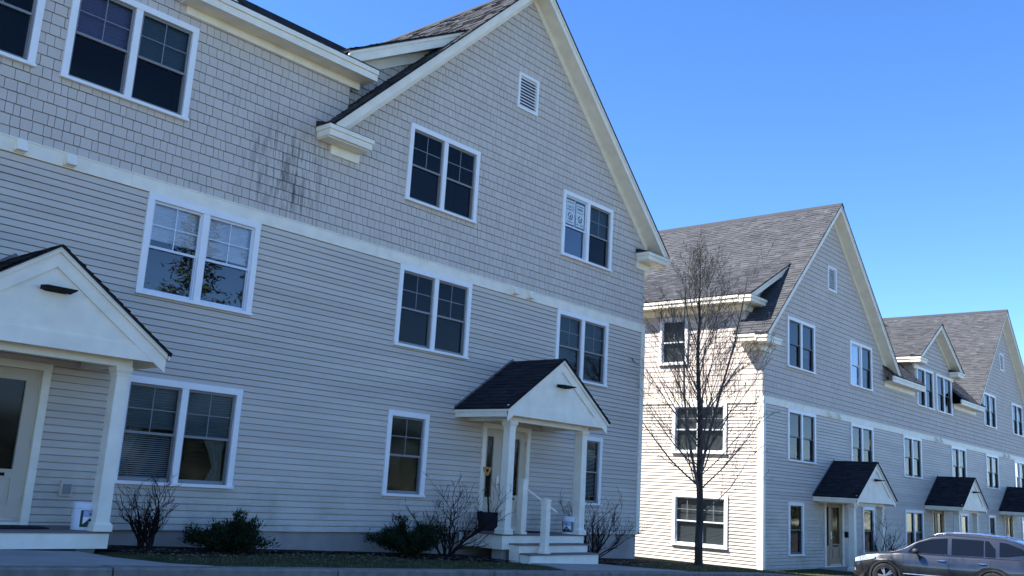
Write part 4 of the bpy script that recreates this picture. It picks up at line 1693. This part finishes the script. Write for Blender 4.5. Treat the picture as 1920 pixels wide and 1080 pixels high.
def street_tree(x, y, h, seed, label, crown_r, name='bare_tree'):
    rnd = random.Random(seed)
    t = bpy.data.objects.new(name, None)
    COL.objects.link(t)
    t.location = (x, y, gz(x) - 0.02)
    tr = MB()
    cr = MB()
    pts = [Vector((0, 0, 0)), Vector((0, 0, 0.15))]
    rad = [0.135, 0.108]
    p = Vector((0, 0, 0.15))
    n = 16
    step = (h * 0.93 - 0.15) / n
    for i in range(n):
        p = p + Vector((rnd.uniform(-1, 1) * 0.03, rnd.uniform(-1, 1) * 0.03, step))
        pts.append(p.copy())
        f = (i + 1) / n
        rad.append(0.100 * (1 - f) ** 0.9 + 0.006)
    tr.tube(pts, rad, 10)

    def grow(p, d, L, r, depth, up):
        n = 6 if depth == 0 else 4
        ps = [p.copy()]
        rs = [r]
        q = p.copy()
        for i in range(n):
            d = (d + Vector((rnd.uniform(-1, 1) * 0.10, rnd.uniform(-1, 1) * 0.10, up + rnd.uniform(-0.06, 0.06)))).normalized()
            q = q + d * (L / n)
            ps.append(q.copy())
            rs.append(max(0.0042, r * (1 - 0.75 * (i + 1) / n)))
        cr.tube(ps, rs, (6, 4, 3, 3)[min(depth, 3)])
        if depth < 3 and L > 0.16:
            k = (8, 5, 2)[depth]
            for j in range(k):
                f = 0.20 + 0.78 * (j + rnd.random()) / k
                i = min(n - 1, int(f * n))
                base = ps[i].lerp(ps[i + 1], f * n - i)
                dl = (ps[i + 1] - ps[i]).normalized()
                side = Vector((rnd.uniform(-1, 1), rnd.uniform(-1, 1), rnd.uniform(-0.4, 0.5)))
                side = (side - dl * side.dot(dl)).normalized()
                dd = (dl + side * rnd.uniform(0.45, 0.8)).normalized()
                grow(base, dd, L * rnd.uniform(0.30, 0.5) * (1.15 - 0.55 * f), max(0.0048, rs[i] * 0.5), depth + 1, 0.07)
    nb = 50
    for k in range(nb):
        f = 0.20 + 0.74 * (k / nb)
        zz = f * h * 0.93
        i = min(len(pts) - 2, max(1, int((zz - 0.15) / step) + 1))
        base = pts[i].lerp(pts[i + 1], rnd.random())
        a = k * 2.399 + rnd.uniform(-0.4, 0.4)
        out = 1.08 - 0.86 * f
        d = Vector((math.cos(a) * out, math.sin(a) * out, 0.45 + 0.55 * f)).normalized()
        L = (h * 0.40) * (1.0 - f) ** 0.55 * rnd.uniform(0.75, 1.12)
        if f < 0.3:
            L *= 0.9
        grow(base, d, L, (0.024 * (1 - f) + 0.006) * rnd.uniform(0.7, 1.3), 0, 0.07 + 0.12 * f)
    # co-dominant leaders
    for a, b, zi in ((0.30, 0.28, 3), (2.6, 0.30, 4), (4.4, 0.25, 5)):
        grow(pts[zi], Vector((math.cos(a) * b, math.sin(a) * b, 1)).normalized(), h * 0.60, 0.045, 0, 0.05)
    tr.build('trunk', M['bark'], t, smooth=True)
    cr.build('crown', M['branch'], t)
    return tag(t, label, 'tree')


street_tree(23.15, -1.0, 9.35, 12, 'leafless young street tree with upright branches between the two houses', 1.55)

# trees across the street that the windows mirror
def far_tree(x, y, h, r, kind, seed, label):
    rnd = random.Random(seed)
    t = bpy.data.objects.new('pine_tree' if kind == 'pine' else 'roadside_tree', None)
    COL.objects.link(t)
    t.location = (x, y, gz(x) - 0.3)
    tr = MB()
    cr = MB()
    tr.tube([(0, 0, 0), (0.1, 0, h * 0.5), (0, 0.1, h * 0.97)], [0.32, 0.2, 0.03], 8)
    if kind == 'pine':
        for k in range(90):
            f = 0.15 + 0.84 * k / 90
            a = k * 2.4
            L = r * (1.08 - f) * rnd.uniform(0.75, 1.2)
            tip = Vector((math.cos(a) * L, math.sin(a) * L, h * f + 0.12 * L))
            b = Vector((0, 0, h * f))
            tr.tube([b, tip], [0.05 * (1.1 - f), 0.01], 3)
            for j in range(46):
                s = rnd.uniform(0.2, 1.02)
                c = b.lerp(tip, s) + Vector((rnd.gauss(0, 0.22), rnd.gauss(0, 0.22), rnd.gauss(0, 0.13)))
                d = Vector((rnd.uniform(-1, 1), rnd.uniform(-1, 1), rnd.uniform(-0.4, 0.8))).normalized()
                w = d.orthogonal().normalized() * 0.05
                cr.face([c - w, c + w, c + d * rnd.uniform(0.25, 0.45)], rnd.random() * 0.999)
        tr.build('trunk', M['bark'], t)
        cr.build('crown', M['needle'], t)
    else:
        def grow(p, d, L, rad, depth):
            pts = [p]
            rs = [rad]
            q = p
            for i in range(4):
                d = (d + Vector((rnd.uniform(-1, 1), rnd.uniform(-1, 1), rnd.uniform(-0.2, 0.6))) * 0.2).normalized()
                q = q + d * (L / 4)
                pts.append(q)
                rs.append(rad * (1 - 0.17 * (i + 1)))
            cr.tube(pts, rs, 3)
            if depth < 3:
                for _ in range(5):
                    i = rnd.randint(1, 4)
                    grow(pts[i], (d + Vector((rnd.uniform(-1, 1), rnd.uniform(-1, 1), rnd.uniform(-0.2, 0.8)))).normalized(), L * 0.55, rs[i] * 0.6, depth + 1)
        for k in range(14):
            f = 0.25 + 0.7 * k / 14
            a = k * 2.4
            grow(Vector((0, 0, h * f)), Vector((math.cos(a), math.sin(a), 0.7)).normalized(), r * (1.3 - f), 0.09 * (1.2 - f), 0)
        tr.build('trunk', M['bark'], t)
        cr.build('crown', M['bark'], t)
    return tag(t, label, 'tree')


far_tree(25.5, -30, 17, 3.4, 'pine', 1, 'tall dark pine mirrored in the white-framed second-floor window')
far_tree(32.5, -34, 21, 3.6, 'pine', 2, 'second dark pine mirrored at the right of the white-framed window')
far_tree(20.5, -32, 15, 4.0, 'bare', 3, 'leafless tree mirrored in the left pane of the white-framed window')
far_tree(58, -38, 16, 4.0, 'bare', 4, 'leafless tree across the street mirrored in the ground-floor windows')

# a belt of woodland across the street, mirrored low in the windows
rnd = random.Random(31)
wd = MB()
for i in range(15000):
    x = rnd.uniform(-10, 190)
    y = -62 + rnd.gauss(0, 3)
    hh = 7.0 + 2.5 * math.sin(x * 0.21) + 1.5 * math.sin(x * 0.53 + 1)
    z = gz(x) - 0.3 + hh * rnd.random() ** 0.8
    c = Vector((x, y, z))
    d = Vector((rnd.uniform(-1, 1), rnd.uniform(-1, 1), rnd.uniform(-1, 1))).normalized()
    u = d.orthogonal().normalized() * rnd.uniform(0.2, 0.5)
    v = d.cross(u).normalized() * rnd.uniform(0.2, 0.5)
    wd.face([c - u, c - v, c + u, c + v], rnd.random() * 0.999)
M['wood_far'] = mat('wood_foliage', (0.028, 0.042, 0.02), 0.9, 0.1, tint=(0.6, 1.4))
tag(wd.build('far_wood', M['wood_far']), 'dark woodland belt across the street, seen only mirrored in windows', 'wood', kind='stuff')

# =================================================================== parked car
def car():
    t = bpy.data.objects.new('parked_car', None)
    COL.objects.link(t)
    paint = mat('car_paint', (0.072, 0.076, 0.084), 0.24, 0.5, metal=0.75, coat=0.7)
    dglass = mat('car_glass', (0.006, 0.008, 0.012), 0.03, 0.3)
    plastic = mat('car_plastic', (0.02, 0.02, 0.022), 0.6)
    tyre = mat('car_tyre', (0.012, 0.012, 0.013), 0.85)
    alloy = mat('car_alloy', (0.42, 0.43, 0.45), 0.35, 0.5, metal=0.8)
    lampm = mat('car_lamp', (0.35, 0.38, 0.42), 0.08, 0.9)
    chrome = mat('car_bright_trim', (0.7, 0.72, 0.75), 0.18, 0.5, metal=1.0)
    # local: +x forward, y left, z up; s = distance behind the nose
    L = 4.82

    def lerp_tab(tab, s):
        if s <= tab[0][0]:
            return tab[0][1]
        for (a, va), (b, vb) in zip(tab, tab[1:]):
            if s <= b:
                k = (s - a) / (b - a)
                k = k * k * (3 - 2 * k) * 0.5 + k * 0.5
                return va + (vb - va) * k
        return tab[-1][1]
    top = [(0, 0.72), (0.10, 0.83), (0.45, 0.925), (1.0, 0.99), (1.35, 1.03), (2.2, 1.025), (3.6, 1.05), (4.5, 1.06), (4.82, 0.98)]
    wid = [(0, 0.58), (0.08, 0.70), (0.30, 0.83), (0.75, 0.905), (1.5, 0.92), (3.6, 0.92), (4.3, 0.89), (4.65, 0.82), (4.82, 0.70)]
    low = [(0, 0.30), (0.35, 0.22), (1.0, 0.22), (4.0, 0.22), (4.6, 0.30), (4.82, 0.42)]
    roof = [(1.05, 1.00), (1.35, 1.10), (1.85, 1.40), (2.15, 1.53), (2.6, 1.595), (3.3, 1.60), (4.0, 1.57), (4.35, 1.50), (4.55, 1.36), (4.78, 1.08)]
    rw = [(1.05, 0.70), (2.0, 0.63), (2.6, 0.62), (4.0, 0.60), (4.6, 0.58), (4.8, 0.62)]
    WB = (0.93, 0.93 + 2.745)
    WR = 0.345

    def body_ring(s):
        w, zt, zb = lerp_tab(wid, s), lerp_tab(top, s), lerp_tab(low, s)
        ring = []
        for f, k in ((0.0, 0.90), (0.10, 0.965), (0.33, 0.985), (0.55, 1.0), (0.74, 0.985), (0.80, 0.955), (0.92, 0.93), (0.975, 0.90), (1.0, 0.84)):
            ring.append((w * k, zb + (zt - zb) * f))
        ring += [(w * 0.55, zt + 0.018), (0.0, zt + 0.028)]
        return ring
    ss = [0, 0.03, 0.08, 0.16, 0.28, 0.42] + [0.55 + 0.06 * i for i in range(70) if 0.55 + 0.06 * i < 4.7] + [4.72, 4.78, 4.82]
    mb = MB()
    idx = {}
    nr = len(body_ring(1))
    for i, s in enumerate(ss):
        for side in (1, -1):
            for j, (y, z) in enumerate(body_ring(s)):
                # raise the lower edge around the wheels
                if j <= 4:
                    for wc in WB:
                        d = abs(s - wc)
                        R = 0.405
                        if d < R:
                            z = max(z, WR + math.sqrt(R * R - d * d) + 0.004 * j)
                idx[i, side, j] = len(mb.v)
                mb.v.append((-s, side * y, z))
    for i in range(len(ss) - 1):
        for side in (1, -1):
            for j in range(nr - 1):
                q = (idx[i, side, j], idx[i + 1, side, j], idx[i + 1, side, j + 1], idx[i, side, j + 1])
                mb.f.append(q if side < 0 else q[::-1])
                mb.t.append(0.5)
    for e in (0, len(ss) - 1):
        for side in (1, -1):
            for j in range(nr - 1):
                a, b = mb.v[idx[e, side, j]], mb.v[idx[e, side, j + 1]]
                mb.face([a, b, (b[0], 0, b[2]), (a[0], 0, a[2])])
    mb.build('body', paint, t, smooth=True)
    # greenhouse
    gs = [1.05, 1.2, 1.35, 1.5, 1.7, 1.85, 2.0, 2.15, 2.35, 2.6, 3.0, 3.3, 3.7, 4.0, 4.2, 4.35, 4.45, 4.55, 4.68, 4.78]

    def gp(s, f, off=0.0):
        """point on the cabin side: f 0 at the belt, 1 at the roof edge, 2 at the centre line"""
        zb = lerp_tab(top, s) - 0.03
        zr = max(lerp_tab(roof, s), zb + 0.01)
        wb = lerp_tab(wid, s) * 0.885
        wr = lerp_tab(rw, s)
        h = (zr - zb) / 0.6
        wt = wb + (wr - wb) * min(1, h)
        if f <= 1:
            k = f
            y = wb + (wt - wb) * (k ** 1.25)
            return Vector((-s, y + off, zb + (zr - 0.035 * min(1, h) - zb) * k + off * 0.3))
        k = f - 1
        return Vector((-s, wt * (1 - k), zr - 0.035 * min(1, h) * (1 - k) ** 3 + 0.02 * math.sin(k * math.pi / 2) + off))
    mb = MB()
    fs = [0, 0.25, 0.5, 0.75, 0.92, 1.0, 1.06, 1.15, 1.4, 2.0]
    ix = {}
    for i, s in enumerate(gs):
        for side in (1, -1):
            for j, f in enumerate(fs):
                p = gp(s, f)
                ix[i, side, j] = len(mb.v)
                mb.v.append((p.x, side * p.y, p.z))
    for i in range(len(gs) - 1):
        for side in (1, -1):
            for j in range(len(fs) - 1):
                q = (ix[i, side, j], ix[i + 1, side, j], ix[i + 1, side, j + 1], ix[i, side, j + 1])
                mb.f.append(q if side < 0 else q[::-1])
                mb.t.append(0.5)
    mb.build('cabin', paint, t, smooth=True)

    # side windows (front door, rear door, rear quarter), a little proud of the cabin
    def side_pane(lo_s, hi_s, f0, f1, shape, nm, m):
        for side in (1, -1):
            q = MB()
            n = 12
            for i in range(n):
                a, b = lo_s + (hi_s - lo_s) * i / n, lo_s + (hi_s - lo_s) * (i + 1) / n
                for r in range(6):
                    pts = []
                    for s, top_ in ((a, r / 6), (b, r / 6), (b, (r + 1) / 6), (a, (r + 1) / 6)):
                        k = (s - lo_s) / (hi_s - lo_s)
                        fa, fb = shape(k, s)
                        f = fa + (fb - fa) * top_
                        p = gp(s, f, 0.010)
                        pts.append((p.x, side * p.y, p.z))
                    q.face(pts if side < 0 else pts[::-1])
            q.build(nm, m, t)
    side_pane(1.52, 2.55, 0, 1, lambda k, s: (0.10, max(0.12, min(0.86, 0.10 + (s - 1.52) * 9.0 * 0.25 + 0.25 * (s > 1.6)))) if s < 1.9 else (0.10, 0.86), 'side_window', dglass)
    side_pane(2.66, 3.45, 0, 1, lambda k, s: (0.10, 0.86), 'side_window', dglass)
    side_pane(3.49, 3.74, 0, 1, lambda k, s: (0.12, 0.86 - 0.55 * max(0, k - 0.35)), 'side_window', dglass)
    side_pane(3.84, 4.50, 0, 1, lambda k, s: (0.16 + 0.3 * k * k, 0.86 - 0.25 * k * k), 'quarter_window', dglass)
    # windscreen and rear window
    for rng, nm in (((1.20, 2.10), 'windscreen'), ((4.40, 4.74), 'rear_window')):
        q = MB()
        n = 8
        for i in range(n):
            a, b = rng[0] + (rng[1] - rng[0]) * i / n, rng[0] + (rng[1] - rng[0]) * (i + 1) / n
            for s_ in (1, -1):
                for fa, fb in ((1.08, 1.5), (1.5, 2.0)):
                    pa = [gp(a, fa, 0.006), gp(b, fa, 0.006), gp(b, fb, 0.006), gp(a, fb, 0.006)]
                    pts = [(p.x, s_ * p.y, p.z) for p in pa]
                    q.face(pts if s_ < 0 else pts[::-1])
        q.build(nm, dglass, t)
    # pillars' bright belt line, side strip, sill, arches
    for side in (1, -1):
        q = MB()
        q.tube([(gp(s, 0.075, 0.012).x, side * gp(s, 0.075, 0.012).y, gp(s, 0.075, 0.012).z) for s in (1.5, 1.9, 2.4, 3.0, 3.5, 4.0, 4.4)], 0.007, 4)
        q.build('belt_trim', chrome, t)
        q = MB()
        pts = []
        for s in (1.42, 1.8, 2.4, 3.0, 3.22):
            w = lerp_tab(wid, s)
            pts.append((-s, side * (w * 0.99 + 0.004), 0.44 + 0.01 * s))
        q.tube(pts, 0.013, 5)
        q.build('door_strip', chrome, t)
        q = MB()
        q.tube([(-1.36, side * 0.885, 0.24), (-2.3, side * 0.90, 0.235), (-3.24, side * 0.885, 0.24)], 0.06, 6, cap=True)
        q.build('sill', plastic, t)
        for wc in WB:
            q = MB()
            n = 16
            for i in range(n):
                a, b = math.pi * (-0.06 + 1.12 * i / n), math.pi * (-0.06 + 1.12 * (i + 1) / n)
                r0, r1 = 0.375, 0.435
                y = side * (lerp_tab(wid, wc) * 0.99 + 0.008)
                yi = side * 0.60
                P = lambda r, a_, yy: (-wc + r * math.cos(a_), yy, WR + r * math.sin(a_))
                q.face([P(r0, a, y), P(r1, a, y), P(r1, b, y), P(r0, b, y)])
                q.face([P(r0, a, yi), P(r0, a, y), P(r0, b, y), P(r0, b, yi)])
            q.build('wheel_arch', plastic, t)
        # mirror
        q = MB()
        q.lathe([(0.02, -0.06), (0.085, -0.05), (0.10, 0.0), (0.075, 0.055), (0.01, 0.075)], 10, (-1.78, side * 1.02, 1.09))
        q.tube([(-1.78, side * 0.86, 1.03), (-1.78, side * 0.98, 1.06)], 0.03, 6)
        q.build('wing_mirror', plastic if side < 0 else plastic, t, smooth=True)
        # handles
        for hs in (2.42, 3.42):
            q = MB()
            w = lerp_tab(wid, hs) * 0.965
            q.tube([(-hs + 0.11, side * (w), 0.875), (-hs + 0.05, side * (w + 0.03), 0.88), (-hs - 0.06, side * (w + 0.03), 0.885), (-hs - 0.11, side * w, 0.885)], 0.016, 6)
            q.build('door_handle', chrome, t)
        # door seams
        for ds in (1.42, 2.60, 3.62):
            q = MB()
            pts = []
            for j, f in ((0.10, 0.965), (0.33, 0.985), (0.55, 1.0), (0.74, 0.985), (0.80, 0.955), (0.92, 0.93)):
                w, zt, zb = lerp_tab(wid, ds), lerp_tab(top, ds), lerp_tab(low, ds)
                pts.append((-ds, side * (w * f + 0.001), zb + (zt - zb) * j))
            q.tube(pts, 0.005, 4)
            q.build('door_seam', plastic, t)
        # roof rail
        q = MB()
        pts = []
        for s, dz in ((2.10, 0.0), (2.25, 0.05), (2.5, 0.065), (3.2, 0.07), (3.9, 0.065), (4.15, 0.045), (4.3, 0.0)):
            p = gp(s, 1.06)
            pts.append((p.x, side * p.y, p.z + dz))
        q.tube(pts, 0.02, 6, cap=True)
        q.build('roof_rail', chrome, t, smooth=True)
        # head lamp wrapping round the corner
        q = MB()
        lp = []
        for s, za, zb_ in ((0.07, 0.66, 0.77), (0.16, 0.68, 0.80), (0.30, 0.71, 0.845), (0.48, 0.75, 0.875), (0.66, 0.80, 0.885)):
            w = lerp_tab(wid, s) * 0.985 + 0.012
            lp.append(((-s, side * w, za), (-s, side * (w - 0.015), zb_)))
        for a, b in zip(lp, lp[1:]):
            f = [a[0], b[0], b[1], a[1]]
            q.face(f if side < 0 else f[::-1])
        q.build('headlight', lampm, t, smooth=True)
        q = MB()
        q.box(-0.14, -0.05, side * 0.62 - 0.07, side * 0.62 + 0.07, 0.42, 0.50)
        q.build('fog_lamp', lampm, t)
    # wheels
    def wheel_meshes():
        ty = MB()
        prof = [(0.232, -0.10), (0.30, -0.112), (0.335, -0.10), (WR, -0.07), (WR, 0.07), (0.335, 0.10), (0.30, 0.112), (0.232, 0.10)]
        ty.lathe(prof, 36, cap=False)
        rim = MB()
        rim.lathe([(0.225, 0.095), (0.237, 0.104), (0.228, 0.085), (0.20, 0.0), (0.02, -0.01)], 36, cap=False)
        sp = MB()
        for k in range(5):
            for d in (-0.16, 0.16):
                a = 2 * math.pi * k / 5 + d
                a0 = 2 * math.pi * k / 5 + d * 0.35
                c, s_ = math.cos(a), math.sin(a)
                c0, s0 = math.cos(a0), math.sin(a0)
                wv = Vector((-s_, c, 0)) * 0.019
                p0, p1 = Vector((c0 * 0.05, s0 * 0.05, 0.085)), Vector((c * 0.226, s_ * 0.226, 0.075))
                sp.hexa([p0 - wv - Vector((0, 0, .03)), p1 - wv - Vector((0, 0, .03)), p1 + wv - Vector((0, 0, .03)), p0 + wv - Vector((0, 0, .03)), p0 - wv, p1 - wv, p1 + wv, p0 + wv])
        sp.lathe([(0.0, 0.095), (0.05, 0.093), (0.062, 0.06)], 16, cap=False)
        return ty.mesh('tyre', tyre, True), rim.mesh('rim', plastic, True), sp.mesh('spokes', alloy)
    mt, mr, ms = wheel_meshes()
    for wc in WB:
        for side in (1, -1):
            o = put('wheel', mt, t, (-wc, side * 0.81, WR))
            o.rotation_euler = (R_(-90) if side > 0 else R_(90), 0, 0)
            put('rim', mr, o)
            put('spokes', ms, o)
    # underside and front plastics
    q = MB()
    q.box(-4.5, -0.3, -0.72, 0.72, 0.25, 0.45)
    q.build('underbody', plastic, t)
    q = MB()
    q.box(-0.02, 0.012, -0.42, 0.42, 0.58, 0.72)
    q.box(-0.03, 0.008, -0.55, 0.55, 0.30, 0.42)
    q.build('grille', plastic, t)
    return t


cc = car()
HEAD = R_(97)                 # nose towards the buildings
WH = Vector((28.2, -4.05, 0))  # left front wheel
fw = Vector((math.cos(HEAD), math.sin(HEAD), 0))
lf = Vector((-fw.y, fw.x, 0))
pos = WH + fw * 0.93 - lf * 0.81
cc.location = (pos.x, pos.y, gz(28.5) - 0.15)
cc.rotation_euler = (0, 0, HEAD)
tag(cc, 'dark grey-blue estate car with roof rails parked before the far house', 'car')

# =================================================================== ground cover
rnd = random.Random(77)
gm = MB()
for i in range(15000):
    x = rnd.uniform(6.4, 30)
    y = rnd.uniform(KERB_Y + 0.16, -0.35)
    if 14.4 < x < 18.6 and y < -1.2:
        continue
    if x < 7.0:
        continue
    if (6.5 < x < 10.2 and y > -1.05) or (12.4 < x < 15.2 and y > -1.3) or (17.6 < x < 20.8 and y > -1.2):
        continue
    h = rnd.uniform(0.015, 0.045) * (1.5 if rnd.random() < 0.06 else 1)
    a = rnd.uniform(0, math.pi)
    w = 0.006
    p = Vector((x, y, gz(x)))
    dx = Vector((math.cos(a), math.sin(a), 0)) * w
    gm.face([p - dx, p + dx, p + Vector((rnd.uniform(-0.02, 0.02), rnd.uniform(-0.02, 0.02), h))], rnd.random() * 0.999)
M['grass'] = mat('grass_blade', (0.11, 0.11, 0.045), 0.8, 0.2, tint=(0.4, 1.6))
tag(gm.build('grass', M['grass']), 'short straw-green grass between the beds and the kerb', 'grass', kind='stuff')
gm = MB()
for i in range(1500):
    x = rnd.uniform(6.9, 21)
    y = -1.3 + rnd.gauss(0, 0.6)
    if y > -0.05 or y < KERB_Y + 0.2 or (14.8 < x < 18 and y < -0.9):
        continue
    p = Vector((x, y, gz(x) + rnd.uniform(0.032, 0.05)))
    a = rnd.uniform(0, 6.3)
    u = Vector((math.cos(a), math.sin(a), rnd.uniform(-0.3, 0.3))) * rnd.uniform(0.02, 0.045)
    v = Vector((-math.sin(a), math.cos(a), rnd.uniform(-0.4, 0.4))) * rnd.uniform(0.012, 0.025)
    gm.face([p - u, p + v, p + u, p - v], rnd.random() * 0.999)
M['litter'] = mat('leaf_litter', (0.15, 0.115, 0.08), 0.9, 0.2, tint=(0.4, 1.7))
tag(gm.build('leaf_litter', M['litter']), 'dry brown leaves scattered over beds and grass', 'leaves', kind='stuff')
